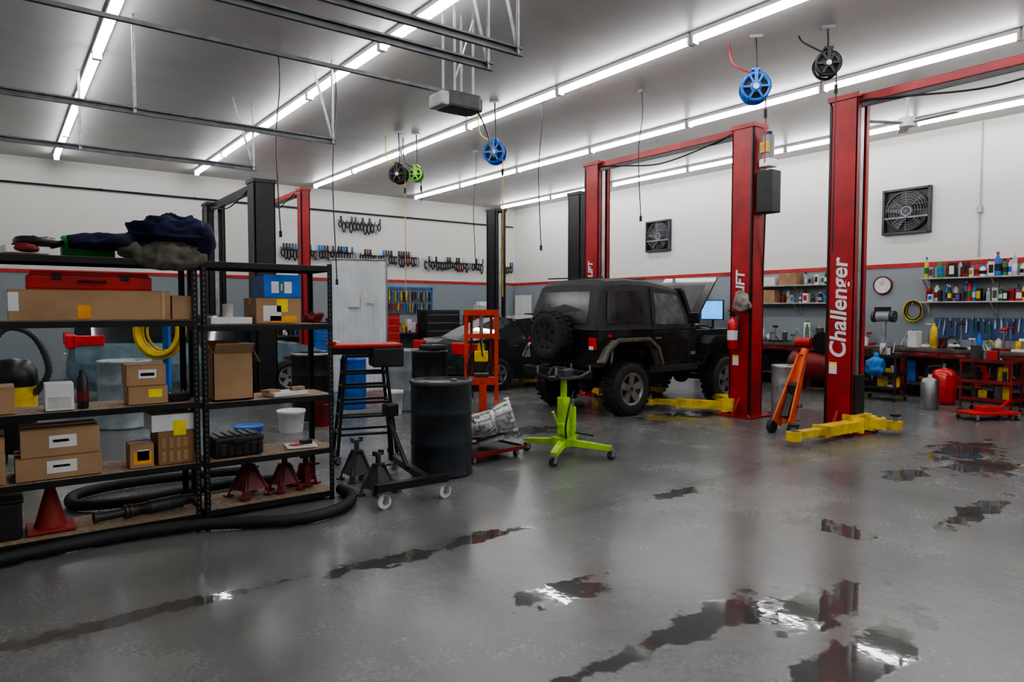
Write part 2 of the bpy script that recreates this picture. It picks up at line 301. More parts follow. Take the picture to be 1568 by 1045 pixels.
# ------------------------------------------------------------ off-road vehicle
RIM=mat('alloy_rim',(.34,.34,.35),.35,.7)
def offroad():
    b=B('off_road_vehicle',(7.42,7.78,0),0.02)
    W=.76
    arch=[(.52,.68),(.44,.95),(.22,1.08),(-.22,1.08),(-.42,.95),(-.47,.74)]
    b.prism([(-.6,.74),(-.62,1.25),(-.6,1.27),(1.62,1.27),(1.66,1.2),(1.66,.66)]+arch,-W,W,JEEPB)
    for s in(-1,1):
        b.b2((-.6,s*(W-.01),1.25),(1.62,s*(W+.012),1.285),JEEPB,.006)
        b.b2((.55,s*W,.72),(.565,s*(W+.004),1.27),MATTE); b.b2((1.45,s*W,.72),(1.465,s*(W+.004),1.27),MATTE)
        b.b2((.57,s*W,.75),(1.44,s*(W+.014),1.24),JEEPB,.012)
        b.b2((.62,s*(W+.01),1.12),(.74,s*(W+.035),1.15),STEEL); b.b2((1.5,s*W,.85),(1.62,s*(W+.005),.9),RIM); b.b2((.5,s*(W-.02),.6),(1.7,s*(W+.01),.7),MATTE,.02)
        fl=[(.62,.72),(.52,.97),(.34,1.1),(-.32,1.1),(-.5,.97),(-.6,.8)]
        b.strip(fl,s*(W-.02),s*(W+.15),-.03,PRIM); b.strip(fl,s*(W+.12),s*(W+.15),-.06,PRIM)
        b.strip([(1.62,.78),(1.82,1.02),(2.0,1.14),(2.95,1.12),(3.02,1.02)],s*.52,s*(W+.13),-.035,JEEPB)
        b.strip([(1.62,.74),(1.82,.98),(2.0,1.1),(2.6,1.12),(2.95,1.08),(3.02,.98)],s*(W+.09),s*(W+.14),-.07,JEEPB)
        b.b2((1.64,s*.5,.75),(2.9,s*.56,1.24),JEEPB,.01)
        b.cyl((1.35,s*(W+.1),1.42),(1.38,s*(W+.14),1.42),.03,BLACK); b.box((1.36,s*(W+.17),1.44),(.06,.2,.17),BLACK,.02)
        b.box((-.63,s*(W-.08),1.08),(.07,.12,.17),LAMP,.01); b.box((-.67,s*(W-.08),1.02),(.01,.08,.05),WHITE)
        b.b2((-.4,s*W,1.17),(-.34,s*(W+.006),1.21),LAMP)
    b.b2((1.66,-.5,.7),(2.85,.5,.8),DGRAY); b.box((2.15,0,.98),(.6,.4,.3),DGRAY,.03); b.cyl((2.1,.1,1.1),(2.1,.1,1.22),.17,BLACK); b.box((1.9,-.35,1.14),(.22,.16,.22),STEEL,.01)
    b.cyl((1.75,-.2,1.15),(1.75,-.34,1.25),.09,BLACK); b.box((2.5,.1,1.05),(.3,.5,.2),STEEL,.03); b.tube([(2.7,-.2,1.1),(2.4,-.25,1.25),(2.2,-.1,1.2)],.03,DARK); b.tube([(2.7,-.4,1.2),(2.3,-.42,1.3),(1.9,-.3,1.25)],.015,DARK)
    b.b2((2.86,-.6,.74),(2.92,.6,1.24),JEEPB,.02)
    for i in range(7): b.b2((2.915,-.24+i*.07,.85),(2.93,-.2+i*.07,1.15),MATTE)
    for s in(-1,1): b.box((2.93,s*.43,1.0),(.03,.2,.15),WHITE,.02)
    b.b2((3.0,-.78,.62),(3.12,.78,.78),BLACK,.02); b.b2((-.78,-.72,.58),(-.66,.72,.7),BLACK,.02)
    b.b2((-.85,-.08,.5),(-.7,.02,.56),BLACK)
    def quad(pts,m,t=.025):
        a=[Vector(p) for p in pts]; n=(a[1]-a[0]).cross(a[2]-a[0]).normalized()*t
        b.add(a+[p+n for p in a],[(0,1,2,3),(4,7,6,5),(0,4,5,1),(1,5,6,2),(2,6,7,3),(3,7,4,0)],m)
    quad([(1.62,-.72,1.27),(1.62,.72,1.27),(1.36,.66,1.86),(1.36,-.66,1.86)],GLASS)
    for s in(-1,1): b.beam((1.62,s*.72,1.27),(1.36,s*.67,1.88),.07,.06,JEEPB)
    b.beam((1.36,-.67,1.88),(1.36,.67,1.88),.07,.06,JEEPB)
    st=[(-.63,.73,1.27,.73,1.27),(-.58,.73,1.27,.7,1.55),(-.47,.73,1.27,.66,1.93),(-.36,.73,1.27,.65,2.01),(.1,.73,1.27,.65,2.04),(.65,.73,1.27,.65,2.02),(1.1,.73,1.27,.65,1.96),(1.38,.73,1.27,.65,1.89)]
    vs=[];K=9
    for x,yb,zb,yt,zt in st:
        k=(zt>1.6)
        vs+=[(x,-yb,zb),(x,-yt,zt-.09*k),(x,-yt+.03,zt-.03*k),(x,-yt+.1,zt),(x,0,zt+.02),(x,yt-.1,zt),(x,yt-.03,zt-.03*k),(x,yt,zt-.09*k),(x,yb,zb)]
    fs=[(i*K+k,i*K+k+1,(i+1)*K+k+1,(i+1)*K+k) for i in range(len(st)-1) for k in range(K-1)]
    b.add(vs,fs,CLOTHTOP)
    for s in(-1,1): b.add([(1.38,s*.73,1.27),(1.38,s*.65,1.84),(1.62,s*.73,1.27)],[(0,1,2)],CLOTHTOP)
    def sidewin(pts,m,off):
        for s in(-1,1):
            q=[]
            for x,z in pts:
                t=(z-1.27)/.7; q.append((x,s*(.73-.08*t+off),z))
            q2=[(x,y+s*.008,z) for x,y,z in q]; n=len(q)
            b.add(q+q2,[list(range(n)),list(range(n,2*n))]+[(i,(i+1)%n,n+(i+1)%n,n+i) for i in range(n)],m)
    sidewin([(-.4,1.37),(-.34,1.84),(.42,1.86),(.46,1.37)],mat('quarter_vinyl_window',(.035,.035,.037),.15,var=.3,scale=5),.006)
    sidewin([(.6,1.29),(.6,1.9),(1.24,1.86),(1.5,1.29)],CLOTHTOP,.008)
    sidewin([(.66,1.34),(.67,1.83),(1.2,1.8),(1.4,1.34)],mat('clear_vinyl_window',(.11,.12,.13),.08,var=.45,scale=5),.016)
    b.add([(-.628,-.55,1.36),(-.628,.55,1.36),(-.51,.5,1.84),(-.51,-.5,1.84)],[(0,1,2,3)],_m['quarter_vinyl_window'])
    for x in(-.36,.55): b.beam((x,-.6,2.04),(x,.6,2.06),.02,.02,CLOTHTOP)
    quad([(1.66,-.66,1.27),(1.66,.66,1.27),(2.48,.56,2.14),(2.48,-.56,2.14)],JEEPB,.03)
    quad([(1.74,-.48,1.33),(1.74,.48,1.33),(2.36,.42,1.99),(2.36,-.42,1.99)],DGRAY,-.02)
    b.cyl((2.15,.45,1.2),(2.25,.45,1.9),.008,STEEL)
    for s in(-1,1): b.b2((-.6,s*.35,.5),(3.0,s*.45,.62),BLACK)
    b.b2((.4,-.3,.42),(1.2,.3,.55),DGRAY,.04); b.cyl((.0,0,.42),(1.2,.05,.55),.035,DGRAY)
    for x in(0,2.37):
        b.cyl((x,-.68,.4),(x,.68,.4),.045,DGRAY); b.blob((x,.1,.4),(.26,.3,.26),DGRAY,2,0)
        for yy in(-.74,.74): wheel(b,(x,yy,.4),.4,.27,RIM,side=(-1 if yy<0 else 1))
        for yy in(-.5,.5): b.cyl((x-.1,yy,.42),(x-.05,yy,.95),.03,STEEL)
    b.M=Matrix.Translation((-.8,.05,1.17))@Matrix.Rotation(PI/2,4,'Z')
    wheel(b,(0,0,0),.37,.24,MATTE,side=1,spk=8); b.M=Matrix.Identity(4)
    b.b2((-.7,-.05,1.1),(-.6,.15,1.25),BLACK); b.b2((-.67,.44,1.0),(-.64,.7,1.13),WHITE)
    return b.done()
offroad()
# ------------------------------------------------------------ generic car
def car(name,loc,rz,paint,hatch):
    b=B(name,loc,rz)
    if hatch: S=[(0,.5,.66,.7,.72),(.04,.38,.8,.95,.97),(.12,.3,.86,1.02,1.3),(.35,.25,.87,1.03,1.45),(.9,.2,.88,1.02,1.52),(1.8,.2,.88,1.0,1.53),(2.5,.2,.88,.99,1.45),(3.1,.2,.88,.98,1.1),(3.3,.2,.87,.96,.99),(3.9,.22,.85,.88,.9),(4.2,.3,.78,.75,.77),(4.3,.4,.7,.6,.62)]
    else: S=[(0,.45,.7,.7,.72),(.05,.35,.82,.9,.92),(.2,.28,.88,.98,1.0),(.6,.2,.9,1.0,1.03),(.95,.2,.9,1.0,1.2),(1.5,.2,.9,.99,1.41),(2.2,.2,.9,.98,1.46),(2.8,.2,.9,.97,1.38),(3.5,.2,.9,.95,.98),(4.1,.22,.88,.88,.9),(4.5,.3,.82,.75,.77),(4.65,.4,.7,.6,.62)]
    vs=[];K=11
    for x,zb,w,zl,zr in S:
        dz=zr-zl; tw=w-.06-.35*dz if dz>.05 else w-.1
        half=[(w*.9,zb),(w,zb+.15),(w+.01,(zl+zb)/2+.05),(w-.03,zl),(tw,zr-.03),]
        vs+=[(x,-a,z) for a,z in half]+[(x,0,zr+.01)]+[(x,a,z) for a,z in half[::-1]]
    for i in range(len(S)-1):
        g=(S[i][4]-S[i][3]>.12) or (S[i+1][4]-S[i+1][3]>.12)
        side=(S[i][4]-S[i][3]>.05) and (S[i+1][4]-S[i+1][3]>.05)
        steep=abs(S[i][4]-S[i+1][4])/(S[i+1][0]-S[i][0])>.2 and S[i][4]>.75 and g
        for k in range(K-1):
            m=paint
            if k in(3,6) and side: m=GLASS
            if k in(4,5) and steep: m=GLASS
            b.add([vs[i*K+k],vs[i*K+k+1],vs[(i+1)*K+k+1],vs[(i+1)*K+k]],[(0,1,2,3)],m,True)
    b.add(vs[:K],[list(range(K))],paint); b.add(vs[-K:],[list(range(K))],paint)
    Lx=S[-1][0]; W=S[5][2]
    for x in(.85,Lx-.85):
        for s in(-1,1):
            b.cyl((x,s*(W-.2),.33),(x,s*(W+.008),.34),.37,MATTE,seg=28); wheel(b,(x,s*(W-.07),.32),.32,.22,STEEL,side=s,knob=False)
    for s in(-1,1):
        z=1.05 if hatch else .82
        b.box((.07,s*(W-.15),z+.02),(.16,.34,.22),LAMP,.03); b.box((.3,s*(W-.01),z+.03),(.45,.06,.16),LAMP,.015)
        b.box((Lx-.2,s*(W-.22),.72),(.2,.3,.12),WHITE,.03)
        b.box((2.9,s*(W+.07),1.02),(.12,.16,.11),paint,.03); b.b2((1.2,s*(W+.005),.85),(1.35,s*(W+.025),.875),STEEL)
        b.b2((2.0,s*(W+.002),.3),(2.012,s*(W+.014),.98),MATTE); b.beam((2.0,s*(W-.04),.98),(2.0,s*(W-.2),1.45),.06,.03,MATTE)
    b.box((.0,0,.78),(.03,.5,.12),WHITE,.005); b.box((0.02,0,.42),(.1,W*1.6,.16),paint,.04)
    return b.done()
car('sedan_car',(6.85,11.55,0),.0,mat('black_green_paint',(.03,.042,.044),.18,.3,coat=.6),False)
car('hatchback_car',(.9,13.6,0),-.05,BLUECAR,True)
# ------------------------------------------------------------ shelving
def slotmat():
    m=bpy.data.materials.new('perforated_black_steel'); m.use_nodes=True; nt=m.node_tree; N=nt.nodes; L=nt.links; b=N['Principled BSDF']; b.inputs['Roughness'].default_value=.4
    tc=N.new('ShaderNodeTexCoord'); sp=N.new('ShaderNodeSeparateXYZ'); L.new(tc.outputs['Object'],sp.inputs[0])
    a=N.new('ShaderNodeMath'); a.operation='MULTIPLY'; a.inputs[1].default_value=26; L.new(sp.outputs['Z'],a.inputs[0]); f=N.new('ShaderNodeMath'); f.operation='FRACT'; L.new(a.outputs[0],f.inputs[0])
    g=N.new('ShaderNodeMath'); g.operation='GREATER_THAN'; g.inputs[1].default_value=.6; L.new(f.outputs[0],g.inputs[0])
    mx=N.new('ShaderNodeMix'); mx.data_type='RGBA'; L.new(g.outputs[0],mx.inputs[0]); mx.inputs[6].default_value=(.012,.012,.013,1); mx.inputs[7].default_value=(.13,.13,.13,1); L.new(mx.outputs[2],b.inputs['Base Color'])
    return m
SLOT=slotmat()
def shelving(x0,x1,zs):
    b=B('shelving_unit',(0,0,0)); y0,y1=5.36,5.82; w=.038; top=zs[-1]+.01
    for x,sx in((x0,1),(x1,-1)):
        for y,sy in((y0,1),(y1,-1)):
            b.b2((x,y,0),(x+sx*w,y+sy*.004,top),BLACK); b.b2((x,y,0),(x+sx*.004,y+sy*w,top),BLACK)
            b.b2((x+sx*w*.35,y-sy*.001,0.05),(x+sx*w*.65,y+sy*.003,top-.03),SLOT); b.b2((x-sx*.001,y+sy*w*.35,.05),(x+sx*.003,y+sy*w*.65,top-.03),SLOT)
            b.cyl((x+sx*.015,y+sy*.015,0),(x+sx*.015,y+sy*.015,.015),.025,DARK,seg=10)
    for z in zs:
        b.b2((x0+.006,y0+.006,z-.02),(x1-.006,y1-.006,z-.004),WOOD)
        for y in(y0-.004,y1-.008): b.b2((x0,y,z-.05),(x1,y+.012,z-.006),BLACK,.002)
        for x in(x0,x1-.012): b.b2((x,y0,z-.05),(x+.012,y1,z-.006),BLACK)
    return b.done()
shelving(-.65,1.175,[.07,.45,.9,1.5,1.93]); shelving(1.2,2.2,[.08,.44,.88,1.46,1.93])
def carton(x0,x1,y0,y1,z0,h,m=CARD,label=None,open_=False,name='cardboard_box',tape=True,rz=0):
    b=B(name,((x0+x1)/2,(y0+y1)/2,z0+.002),rz); hx,hy=(x1-x0)/2,(y1-y0)/2
    if open_:
        t=.006
        for a in((-hx,-hy,-hx+t,hy),(hx-t,-hy,hx,hy),(-hx,-hy,hx,-hy+t),(-hx,hy-t,hx,hy)): b.b2((a[0],a[1],0),(a[2],a[3],h),m)
        b.b2((-hx,-hy,0),(hx,hy,.01),m)
        b.beam((-hx,0,h),(-hx-.05,0,h+.1),hy*1.9,.005,m); b.box((0,-hy-.03,h+.035),(hx*1.9,.005,.1),m,rot=(.7,0,0)); b.box((0,hy+.02,h+.04),(hx*1.9,.005,.1),m,rot=(-.5,0,0)); b.box((hx+.03,0,h-.03),(.005,hy*1.9,.1),m,rot=(0,-.5,0))
    else:
        b.b2((-hx,-hy,0),(hx,hy,h),m,.004)
        if tape: b.b2((-hx-.001,-.02,h-.05),(hx+.001,.02,h+.001),TAPE); b.b2((-hx,-hy-.0005,h*.97),(hx,-hy+.001,h*.99),CARDD)
    if label:
        for (u0,v0,u1,v1,lmm) in label: b.b2((-hx+u0*2*hx,-hy-.002,v0*h),(-hx+u1*2*hx,-hy,v1*h),lmm)
    return b.done()
PAPER=mat('white_paper',(.8,.8,.8),.6,var=.04); INK=mat('blue_ink',(.02,.05,.4),.5)
F=5.39
carton(.06,1.0,F,5.66,1.5,.2,label=[(.4,.05,.48,.5,ORS),(0,.3,.06,.9,PAPER),(.94,.0,.96,1,TAPE)])
carton(1.01,1.14,F,5.62,1.5,.17)
c=B('tool_case',(.53,5.56,1.702)); c.box((0,0,.05),(.74,.16,.1),REDB,.015); c.box((0,0,.11),(.7,.14,.03),REDB,.01); c.box((-.2,-.085,.09),(.05,.02,.04),BLACK); c.box((.2,-.085,.09),(.05,.02,.04),BLACK); c.tube([(-.08,-.08,.06),(-.08,-.12,.06),(.08,-.12,.06),(.08,-.08,.06)],.008,BLACK,spline=False); c.done()
carton(-.2,.08,F,5.72,.9,.17); carton(.24,.4,F,5.56,.9,.18,PAPER,[(.1,.1,.9,.5,LGRAY)],name='white_box',tape=False)
c=B('spray_can',(.455,5.45,.902)); c.lathe([(.033,0),(.035,.01),(.035,.2),(.02,.225),(.02,.26),(.001,.262)],(0,0,0),BLACK,20); c.lathe([(.0355,.05),(.0355,.12)],(0,0,0),REDD,20,caps=False); c.done()
carton(.72,.97,F,5.62,.9,.13,CARD,[(.5,.35,.85,.8,STICK)]); carton(.71,.96,F,5.62,1.032,.15,CARD,[(.3,.35,.75,.75,PAPER),(.35,.45,.7,.6,INK)])
c=B('wrench_holder',(1.06,5.49,.902)); c.box((0,0,.03),(.14,.1,.06),BLACK,.01)
for i in range(5): c.cyl((-.05+i*.025,-.02,.05),(-.05+i*.025,-.02,.11-.01*i),.007,STEEL,seg=8)
c.done()
carton(.07,.55,F,5.76,.45,.15,CARD,[(.35,.25,.7,.8,PAPER),(.42,.5,.62,.6,INK)]); carton(.1,.54,F,5.74,.602,.18,CARD,[(.35,.3,.7,.75,PAPER),(.4,.5,.6,.6,INK)])
carton(.72,.87,F,5.58,.45,.17,CARD,[(.15,.15,.9,.7,ORS),(.3,.3,.8,.75,PAPER)])
carton(.9,1.14,F,5.72,.45,.24,CARDD,[(.1+.2*i,.1+.4*j,.2+.2*i,.4+.4*j,CARD) for i in range(4) for j in range(2)],tape=False)
carton(.86,1.14,F,5.72,.692,.12,PAPER,[(.5,-.3,.8,.6,STICK)],name='white_box',tape=False)
carton(-.4,.02,F,5.78,.45,.3)
carton(1.60,1.95,F,5.72,1.46,.2,CARD,[(.15,.1,.55,.7,PAPER),(.45,.45,.7,.95,STICK),(.3,.05,.9,.3,ORS)])
carton(1.66,1.95,F,5.68,1.662,.18,BLU,[(.2,.2,.4,.7,PAPER),(.55,.2,.75,.7,PAPER),(.45,.3,.5,.6,STICK)],name='parts_box',tape=False)
carton(1.27,1.57,F,5.66,1.46,.05,PAPER,name='white_box',tape=False)
c=B('paint_can',(1.42,5.5,1.514)); c.lathe([(.04,0),(.04,.09),(.042,.095),(.036,.1),(.001,.1)],(0,0,0),LGRAY,20); c.done()
c=B('shop_rag_pile',(2.1,5.5,1.462)); c.blob((0,0,.04),(.16,.14,.08),REDD,2.5,.02,18); c.done()
carton(1.28,1.57,F,5.68,.88,.36,CARD,open_=True)
c=B('paper_stack',(1.85,5.5,.882)); c.box((0,0,.015),(.3,.2,.03),PAPER,.002,(0,0,.2)); c.box((-.12,-.01,.04),(.12,.1,.02),CARD,rot=(0,0,.5)); c.box((.1,0,.045),(.1,.08,.03),WOOD); c.done()
c=B('plastic_case',(1.47,5.56,.442)); c.box((0,0,.055),(.36,.28,.11),MATTE,.02); c.box((0,0,.13),(.37,.29,.05),MATTE,.02)
for i in range(6): c.box((-.14+i*.056,-.148,.06),(.02,.01,.09),BLACK,.003)
for i in range(5): c.box((-.12+i*.06,0,.158),(.035,.24,.012),BLACK,.003)
c.box((0,-.16,.12),(.12,.02,.03),BLACK,.005); c.done()
c=B('paper_stack',(1.98,5.52,.442)); c.box((0,0,.008),(.24,.2,.012),PAPER,rot=(0,0,-.2)); c.box((-.03,0,.018),(.1,.08,.008),REDB,rot=(0,0,.3)); c.box((.05,.02,.03),(.08,.08,.03),BLACK); c.done()
# blankets: crumpled heap with draped front
c=B('folded_blanket',(.98,5.58,1.932)); c.blob((.04,0,.06),(.46,.46,.14),TAUPE,2.6,.025,9,64,30,fold=(7,5,16)); c.blob((.02,-.22,.0),(.44,.1,.17),TAUPE,2.6,.022,12,56,26,seed=4,fold=(10,4,9)); c.blob((-.2,-.18,.04),(.18,.14,.1),TAUPE,2.4,.018,12,40,20,seed=7,fold=(10,8,9)); c.done()
c=B('folded_blanket',(.98,5.58,2.01)); c.blob((.06,-.02,.11),(.52,.5,.2),NAVY,2.5,.032,7,72,36,fold=(6,4,14)); c.blob((.1,.02,.18),(.38,.34,.12),NAVY,2.4,.028,8,60,30,seed=2,fold=(8,5,12)); c.blob((-.3,-.08,.02),(.52,.3,.1),NAVY,2.2,.025,7,60,26,seed=5,fold=(5,9,8)); c.blob((.26,-.1,.06),(.14,.3,.24),NAVY,2.3,.022,7,44,26,seed=9,fold=(10,6,6)); c.done()
c=B('glove_pile',(.26,5.56,1.932)); c.box((-.1,.0,.03),(.25,.2,.05),PAPER,.01,(0,0,.2)); c.blob((-.02,0,.08),(.26,.18,.07),BLACK,2.5,.015,15,fold=(12,12,12)); c.blob((-.1,-.08,.04),(.16,.1,.06),REDD,2.5,.01,15); c.done()
c=B('seat_cover_bag',(.53,5.68,1.932)); c.box((0,0,.075),(.32,.16,.15),mat('green_label',(.03,.35,.06),.5),.02); c.box((0,-.082,.09),(.24,.004,.06),BLACK); c.done()
def jackstand(x,y,z,m,h=.3,r=.12,name='jack_stand'):
    b=B(name,(x,y,z+.002),random.random()); w=r
    for sx in(-1,1):
        for sy in(-1,1):
            b.beam((sx*w,sy*w,0.01),(sx*.035,sy*.035,h*.72),.05,.012,m,.035,.012); b.box((sx*w,sy*w,.006),(.06,.06,.012),m)
        b.add([(sx*w,-w,.06),(sx*w,w,.06),(sx*.035,.035,h*.7),(sx*.035,-.035,h*.7)],[(0,1,2,3)],m); b.add([(-w,sx*w,.06),(w,sx*w,.06),(.035,sx*.035,h*.7),(-.035,sx*.035,h*.7)],[(0,1,2,3)],m)
    b.box((0,0,h*.68),(.08,.08,h*.2),m,.005); b.box((0,0,h*.85),(.035,.03,h*.3),m); b.box((0,0,h),(.1,.05,.02),m)
    for s in(-1,1): b.box((s*.045,0,h+.015),(.015,.05,.03),m)
    b.cyl((0,-.04,h*.7),(.0,-.13,h*.78),.008,m,seg=8); return b.done()
jackstand(1.58,5.6,.08,REDD,.32,.11); jackstand(1.87,5.6,.08,REDD,.28,.09); jackstand(2.07,5.66,.08,REDD,.24,.06)
jackstand(2.62,5.85,0,DGRAY,.36,.11); jackstand(2.56,5.28,0,DGRAY,.34,.11)
c=B('traffic_cone',(.26,5.59,.072)); CONE=mat('faded_red_cone',(.35,.03,.02),.6); c.box((0,0,.012),(.28,.28,.024),CONE,.01); c.lathe([(.1,.02),(.09,.05),(.025,.3),(.02,.31),(.001,.31)],(0,0,0),CONE,20); c.done()
c=B('exhaust_pipe',(0,-.03,-.02))
c.cyl((.5,5.5,.145),(.7,5.54,.145),.032,DGRAY); c.cyl((.7,5.54,.145),(.86,5.57,.145),.045,RUST); c.cyl((.86,5.57,.145),(1.08,5.62,.145),.05,DGRAY); c.cyl((1.08,5.62,.145),(1.165,5.64,.145),.04,RUST)
for t in(.5,.69,.72,.85,.9,1.0,1.07): c.cyl((t,5.5+(t-.5)*.2,.145),(t+.015,5.503+(t-.5)*.2,.145),.052 if t>.6 else .04,DGRAY)
c.done()
c=B('plastic_tote',(.0,5.59,.072)); c.box((0,0,.12),(.2,.3,.24),MATTE,.02); c.box((0,0,.25),(.22,.32,.03),BLACK,.01); c.done()
def hose(name,pts,r,m=DARK,sub=24):
    b=B(name); b.tube(pts,r,m,seg=12,sub=sub,rf=(lambda i:1.0 if i%2 else .84)); return b.done()
hose('exhaust_hose',[(-1.0,4.7,.05),(-.4,5.0,.05),(.05,5.14,.05),(.55,5.2,.05),(1.05,5.14,.05),(1.4,4.98,.05),(1.7,4.84,.05),(2.0,4.88,.05),(2.2,5.05,.05),(2.29,5.25,.05),(2.29,5.45,.05)],.045,sub=40)
hose('exhaust_hose',[(2.2,6.05,.05),(1.7,6.2,.05),(1.2,6.15,.05),(.75,6.1,.05),(.45,6.25,.05),(.5,6.6,.05),(.9,6.75,.05),(1.5,6.7,.05),(1.9,6.6,.05)],.045,sub=40)
# ------------------------------------------------------------ drums
def drum(name,x,y,r,h,m,top=None,lidm=None,ex=None):
    b=B(name,(x,y,0)); P=[(r*.96,0),(r,.01),(r*1.02,.02),(r,.03)]
    for f in(.34,.66): P+=[(r,h*f-.02),(r*1.025,h*f),(r,h*f+.02)]
    P+=[(r,h-.04),(r*1.03,h-.03),(r*1.03,h-.005),(r*.97,h),(r*.96,h-.02),(.001,h-.02)]
    b.lathe(P,(0,0,0),m,36)
    if top: b.lathe([(r*1.035,h-.03),(r*1.045,h-.015),(r*1.03,h+.003),(r*.97,h+.003)],(0,0,0),top,36,caps=False)
    b.cyl((r*.5,0,h-.02),(r*.5,0,h),.03,STEEL); b.cyl((-r*.55,0,h-.02),(-r*.55,0,h-.005),.02,STEEL)
    if ex: ex(b,r,h)
    return b.done()
DRK=mat('drum_black',(.022,.027,.034),.33,var=.25,scale=5)
drum('oil_drum',3.38,5.6,.29,.9,DRK,DGRAY)
drum('oil_drum',1.35,10.4,.32,.9,mat('drum_gray',(.33,.38,.41),.4)); drum('oil_drum',3.63,9.6,.29,.95,BLACK,STEEL); drum('oil_drum',4.5,10.15,.2,.8,BLU); drum('oil_drum',5.1,9.55,.26,.95,GRAY)
drum('oil_drum',8.98,5.4,.19,.78,GALV)
def exf(b,r,h):
    b.box((.05,0,h+.04),(.3,.3,.08),MATTE,.03); b.cyl((0,0,h),(.0,0,h+.12),.04,STEEL)
drum('waste_oil_drain',4.85,8.35,.25,1.0,BLACK,ex=exf)
def bucket(x,y,m,r=.14,h=.36):
    b=B('plastic_bucket',(x,y,0)); b.lathe([(r*.85,0),(r,h*.85),(r*1.06,h*.87),(r*1.06,h),(r*.98,h),(r*.95,h*.9),(.001,h*.9)],(0,0,0),m,24); b.tube([(-r*1.05,0,h*.9),(0,-r*1.1,h*.75),(r*1.05,0,h*.9)],.004,STEEL,6); b.done()
bucket(4.72,9.2,WHITE); bucket(3.0,8.7,WHITE,.17,.28); bucket(2.35,8.3,BLU,.16,.2); bucket(3.5,8.9,REDD,.15,.4)
# ------------------------------------------------------------ green transmission jack
b=B('transmission_jack',(4.85,5.5,0)); corners=[(-.18,.42),(.24,-.48),(-.45,-.36),(.52,.36)]
def caster(b,x,y,m=DARK,r=.045,h=.1):
    b.cyl((x,y-.015,r),(x,y+.015,r),r,m,seg=18); b.cyl((x,y-.018,r),(x,y+.018,r),r*.4,STEEL,seg=12)
    for s in(-1,1): b.box((x+.01,y+s*.022,r+.02),(.04,.005,.07),STEEL)
    b.cyl((x+.01,y,h-.02),(x+.01,y,h),.03,STEEL,seg=12)
for x,y in corners: b.beam((0,0,.15),(x,y,.12),.08,.07,GRN,.065,.05); caster(b,x,y,r=.05,h=.11)
b.box((0,0,.15),(.2,.2,.1),GRN,.01); b.box((0,0,.38),(.1,.1,.5),GRN,.008); b.box((-.02,-.07,.5),(.12,.03,.18),GRN,.005); b.cyl((0,0,.6),(0,0,.82),.035,GRN); b.cyl((.1,-.03,.15),(.1,-.03,.52),.04,GRN); b.cyl((.1,-.03,.52),(.1,-.03,.6),.02,STEEL); b.box((-.06,-.06,.3),(.08,.1,.12),GRN,.01)
b.cyl((-.08,-.02,.3),(-.22,-.08,.5),.015,GRN,seg=8); b.cyl((.09,-.05,.25),(.3,-.15,.2),.012,BLACK,seg=8)
b.tube([(.05,-.1,.7),(-.1,-.2,.55),(-.15,-.2,.35),(-.05,-.1,.2)],.01,DARK)
b.box((0,0,.84),(.3,.22,.03),DGRAY,.005)
for sx in(-1,1):
    for sy in(-1,1): b.beam((sx*.14,sy*.1,.84),(sx*.24,sy*.15,.9),.04,.02,DGRAY); b.cyl((sx*.24,sy*.15,.89),(sx*.24,sy*.15,.97),.012,STEEL,seg=8)
b.tube([(-.22,0,.88),(-.1,.05,.95),(.05,0,.93),(.2,.05,.9)],.014,DARK); b.box((.02,.02,.89),(.14,.16,.09),DGRAY,.02); b.done()
b=B('transmission_dolly',(4.1,5.92,0),.1); b.box((0,0,.09),(.75,.48,.02),MATTE,.004)
for s in(-1,1): b.box((0,s*.24,.1),(.75,.025,.04),REDD); b.box((s*.37,0,.1),(.02,.48,.04),BLACK)
for sx in(-1,1):
    for sy in(-1,1): caster(b,sx*.3,sy*.17,r=.03,h=.08)
b.done()
b=B('automatic_transmission',(4.14,5.92,.102),2.55)
b.M=Matrix.Translation((0,0,.235))@Matrix.Rotation(.3,4,'Y')
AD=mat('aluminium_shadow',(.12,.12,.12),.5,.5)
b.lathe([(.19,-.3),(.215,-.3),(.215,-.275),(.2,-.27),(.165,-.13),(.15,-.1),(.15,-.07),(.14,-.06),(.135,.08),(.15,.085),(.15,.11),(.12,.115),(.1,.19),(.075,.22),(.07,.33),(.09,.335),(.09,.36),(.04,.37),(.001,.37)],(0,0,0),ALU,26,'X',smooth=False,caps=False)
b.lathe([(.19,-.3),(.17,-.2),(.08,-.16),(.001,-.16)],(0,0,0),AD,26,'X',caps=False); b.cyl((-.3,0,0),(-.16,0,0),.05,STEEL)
for i in range(12):
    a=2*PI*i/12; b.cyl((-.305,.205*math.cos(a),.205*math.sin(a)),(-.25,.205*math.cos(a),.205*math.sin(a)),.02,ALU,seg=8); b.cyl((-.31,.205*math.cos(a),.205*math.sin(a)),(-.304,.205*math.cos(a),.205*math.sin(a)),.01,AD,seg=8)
    b.beam((-.26,.195*math.cos(a),.195*math.sin(a)),(-.11,.16*math.cos(a),.16*math.sin(a)),.012,.02,ALU)
for i in range(10):
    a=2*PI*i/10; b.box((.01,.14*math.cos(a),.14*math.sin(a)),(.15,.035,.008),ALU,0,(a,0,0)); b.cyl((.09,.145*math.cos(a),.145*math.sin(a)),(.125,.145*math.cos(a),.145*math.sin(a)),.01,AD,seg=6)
for t in(-.02,.03): b.lathe([(.14,t),(.147,t+.004),(.147,t+.012),(.14,t+.016)],(0,0,0),ALU,26,'X',smooth=False,caps=False)
b.box((.0,0,-.14),(.28,.26,.06),ALU,.01); b.box((.0,0,-.115),(.31,.29,.012),AD)
